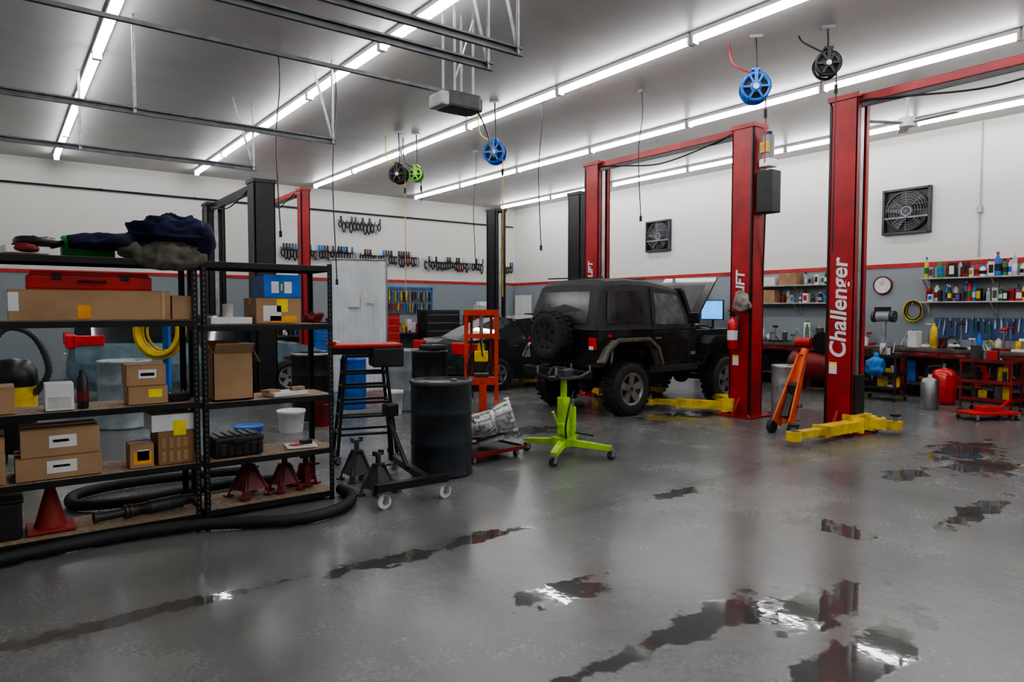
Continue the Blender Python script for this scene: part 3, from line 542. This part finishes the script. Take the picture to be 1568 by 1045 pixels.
b.box((.02,.15,.02),(.12,.05,.08),ALU,.01); b.cyl((.04,.17,.03),(.04,.22,.03),.025,STEEL); b.box((.1,.02,.13),(.12,.12,.05),ALU,.01); b.cyl((-.02,-.14,.05),(-.02,-.2,.05),.04,ALU); b.tube([(-.1,.18,.0),(.05,.2,-.06),(.25,.12,-.03)],.008,STEEL,6); b.tube([(-.1,-.18,.0),(.05,-.19,.06),(.25,-.1,.08)],.01,DARK,6)
b.done()
# ------------------------------------------------------------ red shop press
b=B('shop_press',(5.15,7.5,0),-.645)
for s in(-1,1):
    b.box((s*.2,0,.78),(.05,.09,1.56),ORG,.006); b.box((s*.2,0,.03),(.08,.62,.06),ORG,.006); b.beam((s*.2,-.28,.05),(s*.2,0,.4),.03,.03,ORG); b.beam((s*.2,.28,.05),(s*.2,0,.4),.03,.03,ORG)
b.box((0,0,1.53),(.46,.1,.08),ORG,.006); b.box((0,0,1.22),(.4,.08,.06),ORG); b.box((0,0,.62),(.4,.14,.1),ORG,.006); b.box((0,0,.15),(.4,.06,.06),ORG); b.box((.02,-.02,.4),(.1,.1,.45),ORG,.01)
b.cyl((0,0,.95),(0,0,1.12),.05,YEL); b.box((0,0,.95),(.18,.14,.14),YEL,.01); b.cyl((0,0,1.12),(0,0,1.5),.025,STEEL); b.box((0,0,.7),(.2,.14,.04),DGRAY)
for s in(-1,1): b.cyl((s*.13,0,.7),(s*.13,0,1.5),.018,REDD,seg=8)
b.cyl((.02,-.06,.95),(.0,-.35,1.2),.01,BLACK,seg=8); b.tube([(-.1,.0,1.1),(-.18,-.1,.8),(-.1,-.12,.4)],.012,BLACK); b.done()
# ------------------------------------------------------------ rolling stand with tray
b=B('rolling_tool_stand',(3.05,6.6,0),-.3)
for sx in(-1,1):
    for sy in(-1,1): b.cyl((sx*.3,sy*.2,.08),(sx*.2,sy*.12,1.08),.018,BLACK,seg=10); caster(b,sx*.3,sy*.2,r=.035,h=.09)
for z in(.3,.48,.62,.78,.92):
    k=.3-.1*(z-.08); ky=.2-.08*(z-.08)
    for s in(-1,1): b.cyl((-k,s*ky,z),(k,s*ky,z),.014,BLACK,seg=8); b.cyl((s*k,-ky,z),(s*k,ky,z),.014,BLACK,seg=8)
b.box((.0,0,1.2),(.74,.4,.04),REDB,.015); b.box((-.33,0,1.23),(.06,.4,.04),REDB,.01); b.box((.22,-.05,1.08),(.32,.34,.2),MATTE,.02); b.box((-.1,0,1.14),(.5,.3,.05),BLACK,.01); b.box((-.3,.05,1.24),(.1,.14,.02),WHITE)
b.box((0,0,.5),(.5,.3,.012),BLACK); b.box((0,0,1.09),(.42,.26,.02),BLACK); b.done()
b=B('engine_stand',(0,0,0)); z=.17
b.beam((2.33,4.85,z),(2.97,4.84,z),.07,.06,BLACK); b.beam((2.8,4.86,z),(2.98,5.84,z),.06,.06,BLACK)
for x,y in((2.4,4.85),(2.95,4.84),(2.98,5.84)): caster(b,x,y,WHITE,.055,.15)
b.cyl((2.95,5.8,.15),(2.9,5.75,.62),.025,BLACK); b.cyl((2.9,5.75,.55),(2.85,5.3,.18),.02,BLACK); b.box((2.9,5.72,.64),(.12,.12,.12),BLACK,.02); b.done()
b=B('floor_jack',(0,0,0)); OR=ORJ
p=Vector((7.92,4.78,.12)); q=Vector((8.4,4.82,.96))
for s in(-1,1): b.beam(p+Vector((0,s*.1,0)),q+Vector((0,s*.04,0)),.02,.2,OR,.02,.09)
b.beam(p+Vector((.1,0,.0)),q,.18,.02,OR,.1,.02); b.beam(p.lerp(q,.1),p.lerp(q,.6),.08,.08,BLACK)
for s in(-1,1): b.cyl((7.88,4.78+s*.11,.08),(7.88,4.78+s*.17,.08),.08,DARK); b.cyl((8.1,4.78+s*.09,.35),(8.1,4.78+s*.13,.35),.03,STEEL)
b.cyl((8.15,4.79,.45),(8.15,4.79,.6),.07,BLACK); b.cyl(q,q+Vector((.06,.0,.08)),.05,OR); b.done()
b=B('fire_extinguisher',(8.57,6.0,1.0)); EX=mat('extinguisher_red',(.66,.012,.012),.2,coat=.5)
b.lathe([(.06,0),(.08,.02),(.08,.36),(.065,.41),(.03,.44),(.025,.47),(.001,.47)],(0,0,0),EX,24); b.lathe([(.0815,.13),(.0815,.27)],(0,0,0),PAPER,24,caps=False); b.box((0,0,.49),(.04,.05,.05),BLACK); b.beam((.02,0,.52),(-.12,0,.56),.02,.012,BLACK); b.beam((.02,0,.5),(-.1,0,.5),.02,.012,BLACK)
b.tube([(0,-.03,.48),(-.02,-.1,.46),(-.02,-.11,.3),(-.02,-.1,.1)],.011,BLACK); b.box((.085,0,.3),(.02,.1,.35),STEEL); b.done()
b=B('shop_rag',(8.6,5.88,1.6)); b.blob((0,0,.08),(.12,.26,.28),mat('cloth_rag',(.3,.275,.24),.9,var=.3,scale=12),2.5,.035,12,40,24,fold=(8,12,4)); b.done()
# ------------------------------------------------------------ ceiling items
def reel(name,x,y,z,m,r=.17,drop=2.0,cord=BLACK,ang=-.85):
    b=B(name,(x,y,z),ang); w=.07
    b.lathe([(.02,-w),(r*.75,-w),(r*.8,-w*.7),(r*.8,w*.7),(r*.75,w),(.02,w)],(0,0,0),DARK,28,'Y')
    for s in(-1,1):
        b.lathe([(r*.78,s*w),(r*.78,s*w*1.3),(r,s*w*1.3),(r,s*w*.9)],(0,0,0),m,28,'Y',caps=False); b.lathe([(r*.4,s*w),(r*.38,s*w*1.5),(.01,s*w*1.5)],(0,0,0),m,20,'Y')
        for i in range(6):
            a=PI*i/3; b.beam((r*.3*math.cos(a),s*w*1.25,r*.3*math.sin(a)),(r*.85*math.cos(a),s*w*1.25,r*.85*math.sin(a)),.04,.025,m)
        b.cyl((0,s*w*1.5,0),(0,s*w*1.6,0),r*.2,WHITE)
    b.box((0,0,r+.03),(.1,.18,.03),m,.005)
    for s in(-1,1): b.beam((0,s*w*1.5,0),(0,s*w*1.5,r+.03),.04,.008,m)
    b.tube([(0,0,r+.03),(.01,.01,r+.1),(0,0,ZC-z)],.012,BLACK); b.box((0,0,ZC-z-.015),(.15,.1,.03),STEEL)
    b.tube([(.0,.04,r),(-.25,.05,r+.15),(-.3,.1,ZC-z-.05)],.01,cord)
    b.tube([(r*.7,0,-r*.7),(r*.72,0,-r-.15),(r*.7,0,-drop)],.008,cord,6); b.cyl((r*.7,0,-r-.18),(r*.7,0,-r-.08),.02,DARK,seg=10)
    return b.done()
reel('air_hose_reel',7.47,4.97,4.27,BLU,.18,.9,REDB); reel('cord_reel',7.9,4.3,4.45,MATTE,.15,2.2); reel('air_hose_reel',6.45,9.0,4.08,BLU,.18,2.3,YEL)
reel('cord_reel',6.1,11.6,4.1,MATTE,.17,2.3,YEL); reel('cord_reel',6.42,11.5,4.12,mat('neon_green',(.35,.8,.1),.4),.13,.5,BLACK)
def track(y,x1,z):
    b=B('garage_door_track',(0,0,0))
    for dz in(0,.06): b.b2((XL+.02,y-.016,z+dz),(x1,y+.016,z+dz+.018),TRK)
    b.b2((XL+.02,y+.012,z),(x1,y+.016,z+.078),TRK)
    for x in(x1-.05,x1-2.4,x1-4.6):
        b.b2((x-.018,y-.005,z),(x+.018,y-.001,ZC),GALV); b.b2((x-.018,y-.03,z),(x-.014,y-.001,ZC),GALV)
    b.beam((x1-.05,y,z+.05),(x1-.35,y,ZC),.005,.035,GALV); return b.done()
for y,x1 in((4.82,3.75),(5.27,3.75),(8.85,3.72),(11.3,3.4)): track(y,x1,3.79)
b=B('garage_door_opener',(4.16,6.5,3.86)); b.box((0,0,0),(.42,.3,.18),DGRAY,.03); b.box((-.24,0,-.01),(.12,.28,.15),LGRAY,.03); b.box((.2,0,-.01),(.1,.25,.15),MATTE,.03)
b.b2((-7.1,-.02,.08),(-.1,.02,.115),TRK)
for sx in(-.12,.12):
    b.box((sx,.12,.56),(.03,.004,.96),GALV); b.box((sx,-.12,.56),(.03,.004,.96),GALV)
b.beam((-.12,-.12,.2),(.12,-.12,.9),.03,.004,GALV); b.tube([(.2,0,.05),(.8,.6,-.05),(1.6,1.6,-.02),(2.2,2.4,.1)],.01,BLACK); b.done()
for i,(x,y,z0) in enumerate([(3.0,9.0,2.6),(3.85,9.2,2.0),(8.1,12.0,2.5),(7.0,8.5,2.6),(7.9,7.2,3.0)]):
    b=B('pendant_cord'); b.tube([(x,y,ZC),(x+.02,y,ZC-.4),(x-.03,y+.03,(ZC+z0)/2),(x,y,z0)],.008,BLACK,6); b.cyl((x,y,z0-.08),(x,y,z0),.02,DARK,seg=8); b.box((x,y,ZC-.02),(.08,.08,.04),STEEL); b.done()
b=B('ceiling_fan',(11.3,4.85,4.45)); b.cyl((0,0,0),(0,0,.45),.02,WHITE); b.cyl((0,0,-.06),(0,0,.08),.11,WHITE,seg=24); b.cyl((0,0,.4),(0,0,.45),.07,WHITE)
for i in range(3):
    a=.5+2*PI*i/3; b.beam((.1*math.cos(a),.1*math.sin(a),0),(.7*math.cos(a),.7*math.sin(a),.01),.12,.01,LGRAY,.15,.01)
b.done()
# ------------------------------------------------------------ right wall equipment
def wfan(y,z,s):
    b=B('exhaust_fan',(XR-.002,y,z))
    for a in(-1,1): b.b2((-.1,a*s/2-.02,-s/2-.02),(0,a*s/2+.02,s/2+.02),DGRAY); b.b2((-.1,-s/2,a*s/2-.02),(0,s/2,a*s/2+.02),DGRAY)
    b.b2((-.01,-s/2,-s/2),(0,s/2,s/2),BLACK); b.lathe([(s*.46,-.08),(s*.48,-.08),(s*.48,-.01)],(0,0,0),DGRAY,36,'X',caps=False)
    for i in range(5):
        b.M=Matrix.Rotation(2*PI*i/5,4,'X'); b.box((-.045,0,s*.26),(.008,s*.24,s*.36),DGRAY,.003,(0,0,.4)); b.M=Matrix.Identity(4)
    b.cyl((-.08,0,0),(-.01,0,0),s*.12,GRAY,seg=24); b.cyl((-.082,0,0),(-.079,0,0),s*.09,DGRAY,seg=24); b.beam((-.085,-s/2,-.12),(-.085,s/2,-.12),.012,.03,GRAY); b.beam((-.085,-s/2,.12),(-.085,s/2,.12),.012,.02,DGRAY)
    for k in(.15,.21,.27,.33,.39,.44):
        pts=[(-.095,s*k*math.cos(2*PI*i/24),s*k*math.sin(2*PI*i/24)) for i in range(24)]; b.tube(pts,.003,GRAY,4,spline=False,closed=True)
    for i in range(8):
        a=2*PI*i/8; b.cyl((-.095,0,0),(-.095,s*.45*math.cos(a),s*.45*math.sin(a)),.003,GRAY,seg=4)
    b.done()
wfan(12.05,3.5,.76); wfan(5.93,3.45,.82)
b=B('round_clock',(XR-.002,6.35,2.05)); b.lathe([(.18,0),(.18,-.04),(.16,-.045),(.155,-.03),(.001,-.03)],(0,0,0),REDD,32,'X'); b.lathe([(.155,-.032),(.001,-.033)],(0,0,0),WHITE,32,'X'); b.beam((-.036,0,0),(-.036,.05,.07),.01,.004,BLACK); b.beam((-.036,0,0),(-.036,-.02,.12),.008,.004,REDB); b.done()
b=B('electrical_conduit'); b.cyl((XR-.02,4.72,2.5),(XR-.02,4.72,4.88),.012,GALV,seg=8); b.box((XR-.03,4.72,3.35),(.05,.08,.12),GALV); b.done()
COL=[REDB,BLU,YEL,WHITE,BLACK,GRAY,mat('green_plastic',(.02,.2,.06),.4),LGRAY,REDD,MATTE,WHITE,BLACK,DGRAY]
def bottles(name,x0,x1,y0,y1,z,n,hs=(.12,.3)):
    b=B(name,(0,0,z+.002))
    for i in range(n):
        y=y0+(y1-y0)*(i+.5)/n+random.uniform(-.01,.01); x=random.uniform(x0,x1); h=random.uniform(*hs); r=random.uniform(.03,.055); m=random.choice(COL)
        if random.random()<.6:
            b.lathe([(r,0),(r,h*.7),(r*.5,h*.82),(r*.4,h*.84),(r*.4,h),(.001,h)],(x,y,0),m,12); b.lathe([(r*1.02,h*.2),(r*1.02,h*.5)],(x,y,0),random.choice(COL),12,caps=False); b.cyl((x,y,h*.9),(x,y,h*1.02),r*.45,random.choice(COL),seg=10)
        else: b.box((x,y,h*.35),(r*2.2,r*2,h*.7),m,.004); b.box((x-r*1.12,y,h*.35),(.003,r*1.4,h*.4),random.choice(COL))
    return b.done()
SHM=mat('shelf_board',(.45,.44,.41),.6)
def wshelf(y0,y1,zs,d=.35):
    b=B('storage_shelf')
    for z in zs: b.b2((XR-d,y0,z-.025),(XR-.002,y1,z),SHM,.003)
    n=max(2,int((y1-y0)/.9)+1)
    for i in range(n):
        y=y0+.05+(y1-y0-.1)*i/(n-1)
        for z in zs: b.b2((XR-.03,y-.015,z-.28),(XR-.002,y+.015,z-.02),SHM); b.beam((XR-.02,y,z-.26),(XR-d+.03,y,z-.03),.02,.02,SHM)
    b.done()
wshelf(7.0,9.1,[2.1,1.72]); wshelf(2.2,5.55,[2.15,1.72])
bottles('supply_bottles',XR-.28,XR-.08,7.05,7.95,2.1,9,(.15,.3)); bottles('supply_bottles',XR-.28,XR-.08,7.05,8.45,1.72,14,(.14,.3)); bottles('supply_bottles',XR-.3,XR-.08,2.3,5.5,2.15,40,(.18,.4)); bottles('supply_bottles',XR-.3,XR-.08,2.3,5.5,1.72,42,(.18,.36))
carton(13.62,13.9,8.0,8.4,2.1,.25); carton(13.62,13.9,8.5,8.95,1.72,.28,CARD); carton(13.62,13.9,8.5,8.9,2.1,.18,WHITE,name='white_box',tape=False)
b=B('workbench'); b.b2((13.1,2.0,.82),(XR-.002,10.3,.88),BENCHW,.01)
for y in(2.3,4.0,5.6,7.4,8.9,10.2):
    b.b2((13.13,y-.04,0),(13.21,y+.04,.82),REDD); b.b2((13.83,y-.04,0),(13.91,y+.04,.82),REDD)
b.b2((13.15,2.3,.22),(13.9,10.2,.26),BENCHW); b.b2((13.12,2.0,.72),(13.16,10.2,.82),REDD)
for y in(2.5,3.2,4.4,5.0,6.6,7.9): b.b2((13.09,y,.74),(13.12,y+.5,.81),REDD); b.b2((13.07,y+.18,.77),(13.09,y+.32,.785),STEEL)
b.done()
def clutter(name,x0,x1,y0,y1,z,n,hm=.3):
    b=B(name,(0,0,z+.002))
    for i in range(n):
        y=y0+(y1-y0)*(i+.5)/n; x=random.uniform(x0,x1); m=random.choice(COL+[STEEL,DGRAY,BLACK,DGRAY,RUST,REDD]); k=random.random(); h=random.uniform(.08,hm); w=random.uniform(.07,.16)
        if k<.3: b.box((x,y,h/2),(w,w*1.2,h),m,.008,(0,0,random.uniform(-.5,.5))); b.box((x,y,h+.01),(w*.5,w*.6,.02),random.choice(COL),.003)
        elif k<.5: b.lathe([(w*.45,0),(w*.5,.01),(w*.5,h*.8),(w*.25,h*.9),(w*.2,h),(.001,h)],(x,y,0),m,14)
        elif k<.65: b.tube([(x,y-w,.02),(x-.05,y,h*.7),(x+.03,y+w,h*.4),(x,y+w*1.5,.02)],.012,m,6)
        elif k<.8: b.cyl((x,y-w,w*.4),(x,y+w,w*.4),w*.4,m); b.box((x,y,w*.5),(w*.5,w*.6,w),random.choice(COL),.005)
        else: b.box((x,y,.02),(w*1.3,w*2,.04),m,.005); b.cyl((x,y,.04),(x,y,h),w*.15,STEEL,seg=8); b.cyl((x,y-.05,h),(x,y+.05,h),w*.2,m,seg=10)
    return b.done()
for (a,c_,n) in((2.2,5.8,32),(6.3,9.6,28)): clutter('bench_clutter',13.25,13.75,a,c_,.88,n,.45)
clutter('storage_clutter',13.3,13.75,2.5,10.0,.26,52,.42)
b=B('tool_pegboard'); b.b2((XR-.03,3.0,1.05),(XR-.002,5.4,1.42),mat('pegboard_blue',(.05,.1,.25),.6))
for i in range(26):
    y=3.1+i*.088; z=random.uniform(1.3,1.4); m=random.choice(COL+[STEEL,STEEL,REDB]); L_=random.uniform(.12,.26); b.beam((XR-.05,y,z),(XR-.05,y+random.uniform(-.03,.03),z-L_*.9),.03,.02,m); b.cyl((XR-.05,y,z),(XR-.05,y,z+.05),.022,STEEL,seg=8)
b.done()
b=B('cord_coil',(XR-.06,5.75,1.55))
for i in range(6): b.tube([(-.02*(i%3),(.12+.01*i)*math.cos(PI*t/6),(.15+.01*i)*math.sin(PI*t/6)) for t in range(12)],.012,YEL if i%2 else BLACK,6,closed=True,sub=3)
b.cyl((-.06,0,.14),(.055,0,.14),.015,STEEL); b.done()
b=B('bench_grinder',(13.35,6.05,.882)); b.box((0,0,.25),(.08,.08,.5),GRAY); b.box((0,0,.01),(.2,.22,.02),GRAY); b.cyl((0,-.12,.56),(0,.12,.56),.1,GRAY,seg=20)
for s in(-1,1): b.cyl((0,s*.15,.56),(0,s*.2,.56),.11,DGRAY,seg=24); b.cyl((0,s*.12,.56),(0,s*.22,.56),.02,STEEL)
b.box((-.06,0,.7),(.03,.3,.08),BLACK,.01); b.done()
b=B('air_compressor',(12.6,6.95,0)); b.lathe([(.001,-.55),(.15,-.53),(.26,-.45),(.28,-.35),(.28,.35),(.26,.45),(.15,.53),(.001,.55)],(0,0,.5),REDD,28,'Y')
for s in(-1,1):
    for t in(-1,1): b.box((s*.2,t*.35,.12),(.04,.05,.26),REDD)
b.box((0,0,.8),(.3,.7,.03),REDD); b.box((0,-.2,.95),(.22,.24,.26),DGRAY,.02); b.cyl((0,.1,.93),(0,.4,.93),.1,REDB); b.cyl((-.17,-.2,.95),(-.14,-.2,.95),.2,BLACK,seg=24); b.box((0,-.2,1.1),(.26,.28,.04),STEEL); b.done()
b=B('pressure_tank',(12.55,4.7,0)); b.lathe([(.15,0),(.18,.02),(.19,.08),(.19,.48),(.15,.56),(.05,.6),(.001,.6)],(0,0,0),EX,28); b.cyl((0,0,.58),(0,0,.68),.03,STEEL); b.box((0,0,.7),(.14,.03,.03),BLACK); b.tube([(0,.05,.62),(-.1,.2,.6),(-.15,.25,.3)],.01,BLACK); b.done()
def cart(name,x,y,w,d,h,m,n=6,rz=0):
    b=B(name,(x,y,0),rz)
    for sx in(-1,1):
        for sy in(-1,1): b.box((sx*w/2,sy*d/2,h/2+.04),(.03,.03,h-.08),m); caster(b,sx*w/2,sy*d/2,r=.04,h=.09)
    for z in(.2,h*.6,h):
        b.box((0,0,z),(w+.04,d+.04,.015),m,.003)
        for s in(-1,1): b.box((s*(w/2+.02),0,z+.025),(.012,d+.04,.05),m); b.box((0,s*(d/2+.02),z+.025),(w+.04,.012,.05),m)
        for i in range(n):
            a=random.uniform(-w*.35,w*.35); c=random.uniform(-d*.35,d*.35); hh=random.uniform(.06,.24); b.box((a,c,z+.01+hh/2),(random.uniform(.05,.15),random.uniform(.05,.12),hh),random.choice(COL+[STEEL,DGRAY]),.006,(0,0,random.random()))
    for i in range(3): b.cyl((random.uniform(-w*.3,w*.3),random.uniform(-d*.3,d*.3),h),(random.uniform(-w*.3,w*.3),random.uniform(-d*.3,d*.3),h+.25),.012,STEEL,seg=8)
    b.done()
cart('tool_cart',12.35,5.6,.4,.6,.75,MATTE); cart('tool_cart',12.0,3.85,.45,.65,.78,REDD,8); cart('tool_cart',12.4,2.9,.45,.65,.85,REDB,9); cart('tool_cart',12.4,8.6,.45,.7,.85,BLACK)
b=B('trash_bag',(12.05,5.55,.45)); b.blob((-.06,0,.14),(.26,.3,.32),mat('blue_bag',(.02,.2,.6),.35,var=.3),2.2,.03,9); b.blob((-.06,0,.33),(.08,.08,.12),_m['blue_bag'],2,.01,15); b.cyl((-.06,0,.36),(.1,0,.36),.006,STEEL,seg=6); b.done()
b=B('floor_creeper',(11.3,3.65,0),-.5); b.box((0,0,.1),(.75,.35,.04),REDB,.01); b.box((0,0,.15),(.3,.2,.08),REDB,.01); b.beam((.2,0,.15),(.42,.08,.26),.03,.03,REDB)
for sx in(-1,1):
    for sy in(-1,1): caster(b,sx*.33,sy*.15,r=.035,h=.08)
b.done()
b=B('steel_canister',(11.75,4.6,0)); b.lathe([(.12,0),(.13,.02),(.13,.42),(.1,.48),(.03,.5),(.03,.55),(.001,.55)],(0,0,0),STEEL,24); b.done()
b=B('computer_monitor',(13.4,9.95,.885)); b.box((0,0,.01),(.2,.25,.02),BLACK); b.box((.02,0,.25),(.03,.05,.5),BLACK); b.box((0,0,.68),(.04,.62,.46),BLACK,.008); b.box((-.022,0,.68),(.004,.58,.42),mat('screen_blue',(.05,.35,.95),.3,var=.3,scale=3,emit=1.6)); b.done()
b=B('storage_cabinet'); b.b2((13.55,10.5,.0),(XR-.004,12.0,2.0),GRAY,.01); b.b2((13.53,10.52,.05),(13.55,11.23,1.95),LGRAY,.004); b.b2((13.53,11.27,.05),(13.55,11.98,1.95),LGRAY,.004); b.cyl((13.52,11.2,1.0),(13.52,11.2,1.2),.01,STEEL); b.cyl((13.52,11.3,1.0),(13.52,11.3,1.2),.01,STEEL); b.done()
# ------------------------------------------------------------ back wall
b=B('overhead_pipe'); b.cyl((XL+.1,YB-.06,4.32),(XR-.1,YB-.06,4.32),.022,BLACK,seg=10)
for x in range(-2,14,2): b.b2((x-.02,YB-.06,4.3),(x+.02,YB-.002,4.36),STEEL)
b.done()
def belts(x0,x1,z,name='belt_display',n=None):
    b=B(name); b.b2((x0,YB-.04,z+.02),(x1,YB-.002,z+.06),LGRAY); n=n or int((x1-x0)/.08)
    for i in range(n):
        x=x0+(i+.5)*(x1-x0)/n
        b.cyl((x,YB-.02,z),(x,YB-.16,z),.006,STEEL,seg=6)
        b.b2((x-.033,YB-.165,z-.02),(x+.028,YB-.16,z+.14),random.choice([WHITE,PAPER,LGRAY,BLACK,PAPER,WHITE,BLACK,BLU,DGRAY]))
        L_=random.uniform(.16,.34); m=random.choice([BLACK,BLACK,BLACK,BLACK,BLACK,REDD,GRAY,NAVY])
        b.tube([(x,YB-.1,z),(x-.05,YB-.11,z-L_*.5),(x,YB-.1,z-L_),(x+.05,YB-.09,z-L_*.5)],.018,m,5,closed=True,sub=3)
    b.done()
belts(6.1,8.2,3.2); belts(8.35,10.25,3.16); belts(10.45,12.6,3.06); belts(12.9,13.8,3.0)
belts(7.7,9.0,4.05,n=12)
b=B('workbench'); b.b2((5.0,17.75,.85),(13.0,YB-.004,.9),BENCHW,.01)
for x in(5.1,7,9,11,12.9): b.b2((x-.04,17.8,0),(x+.04,17.88,.85),GRAY); b.b2((x-.04,18.2,0),(x+.04,18.28,.85),GRAY)
b.b2((5.1,17.8,.3),(12.9,18.3,.33),BENCHW); b.done()
b=B('bench_clutter',(0,0,.902))
for i in range(60):
    x=5.8+i*.118; h=random.uniform(.1,.5); b.box((x,random.uniform(18.0,18.12),h/2),(random.uniform(.06,.2),.16,h),random.choice(COL+[REDB,BLU,DGRAY,BLACK]),.006); b.cyl((x+.03,17.88,0),(x+.03,17.88,h*.6),.03,random.choice(COL),seg=10)
b.done()
b=B('tool_board'); b.b2((9.0,YB-.04,1.45),(10.7,YB-.002,2.2),mat('pegboard_gray',(.12,.13,.15),.6))
for i in range(34):
    x=9.08+(i%17)*.097; z=2.1-.35*(i//17); m=random.choice([BLACK,BLACK,REDB,STEEL,YEL,BLU]); b.beam((x,YB-.06,z),(x+random.uniform(-.03,.03),YB-.06,z-random.uniform(.15,.3)),.035,.03,m); b.cyl((x,YB-.06,z),(x,YB-.06,z+.04),.025,STEEL,seg=8)
b.b2((8.95,YB-.05,1.43),(9.0,YB-.002,2.25),BLU); b.b2((10.7,YB-.05,1.43),(10.75,YB-.002,2.25),BLU); b.b2((8.95,YB-.05,2.2),(10.75,YB-.002,2.25),BLU); b.done()
def chest(x,y,m,rz=0,w=1.1,d=.5,h=1.05):
    b=B('tool_chest',(x,y,0),rz); b.box((0,0,h/2+.08),(w,d,h-.1),m,.01)
    for i in range(6):
        z=.18+i*(h-.15)/6; b.box((0,-d/2-.006,z+.07),(w-.06,.012,(h-.2)/6-.015),m,.004); b.box((0,-d/2-.02,z+.12),(w-.1,.015,.014),STEEL)
    for sx in(-1,1):
        for sy in(-1,1): caster(b,sx*(w/2-.08),sy*(d/2-.08),r=.05,h=.12)
    b.box((0,0,h+.05),(w+.02,d+.02,.03),BLACK,.01); b.done()
chest(8.2,16.9,REDB,h=1.4); chest(11.6,16.8,REDD,h=1.35); chest(6.8,16.6,BLU,h=1.2); chest(12.6,15.2,BLACK,-PI/2,h=1.4); chest(10.0,16.7,BLACK,h=1.5)
b=B('printer',(11.6,16.8,1.42)); b.box((0,0,.15),(.45,.4,.3),LGRAY,.03); b.box((0,-.2,.1),(.35,.05,.03),BLACK); b.box((0,.05,.34),(.3,.2,.1),WHITE,.01); b.done()
b=B('welding_screen',(5.05,11.1,0),-.3); W=.95
CUR=mat('white_plastic_sheet',(.8,.84,.86),.35,var=.05,scale=3)
n=60; vs=[]
for i in range(n+1):
    x=-W/2+W*i/n; y=.012*math.sin(i*1.3)+.02*math.sin(i*.3); vs+=[(x,y,.15),(x,y,2.42)]
b.add(vs,[(2*i,2*i+2,2*i+3,2*i+1) for i in range(n)],CUR,True)
for s in(-1,1): b.cyl((s*W/2,0,0),(s*W/2,0,2.46),.018,STEEL,seg=10); b.box((s*W/2,0,.02),(.04,.5,.04),STEEL)
b.cyl((-W/2,0,2.44),(W/2,0,2.44),.018,STEEL,seg=10); b.box((-.1,-.04,1.75),(.2,.01,.27),PAPER); b.box((.18,-.04,1.78),(.16,.01,.2),PAPER); b.done()
b=B('shop_vacuum',(.12,8.7,0)); b.lathe([(.16,0.1),(.19,.12),(.2,.55)],(0,0,0),BLACK,28); b.lathe([(.205,.55),(.205,.78)],(0,0,0),YEL,28); b.lathe([(.205,.78),(.22,.8),(.21,.95),(.14,1.05),(.001,1.07)],(0,0,0),BLACK,28)
for i in range(4):
    a=PI/4+PI/2*i; caster(b,.16*math.cos(a),.16*math.sin(a),r=.05,h=.12)
b.tube([(.18,-.1,.7),(.3,-.2,.95),(.18,-.25,1.3),(-.05,-.22,1.38),(-.2,-.2,1.1),(-.25,-.15,.5)],.035,DGRAY,10,sub=14,rf=lambda i:1 if i%2 else .85); b.done()
b=B('hose_rack',(1.6,8.9,0),-.6); b.box((0,0,.03),(.5,.5,.06),BLU,.01); b.box((0,0,.9),(.07,.07,1.75),BLU,.005); b.cyl((0,0,1.55),(-.0,-.25,1.55),.03,BLU)
for i in range(11):
    r=.2+.02*(i%4)+random.uniform(-.01,.02); pts=[(r*math.sin(t*PI/8),-.06-.018*i+.01*math.sin(t),1.33+(r+.05)*math.cos(t*PI/8)) for t in range(16)]; b.tube(pts,.016,YEL,6,closed=True,sub=3)
b.done()
w=bpy.data.worlds.new('world'); SC.world=w; w.use_nodes=True; w.node_tree.nodes['Background'].inputs[0].default_value=(.5,.55,.6,1); w.node_tree.nodes['Background'].inputs[1].default_value=.02
try:
    SC.view_settings.look='AgX - Medium High Contrast'
except Exception: pass
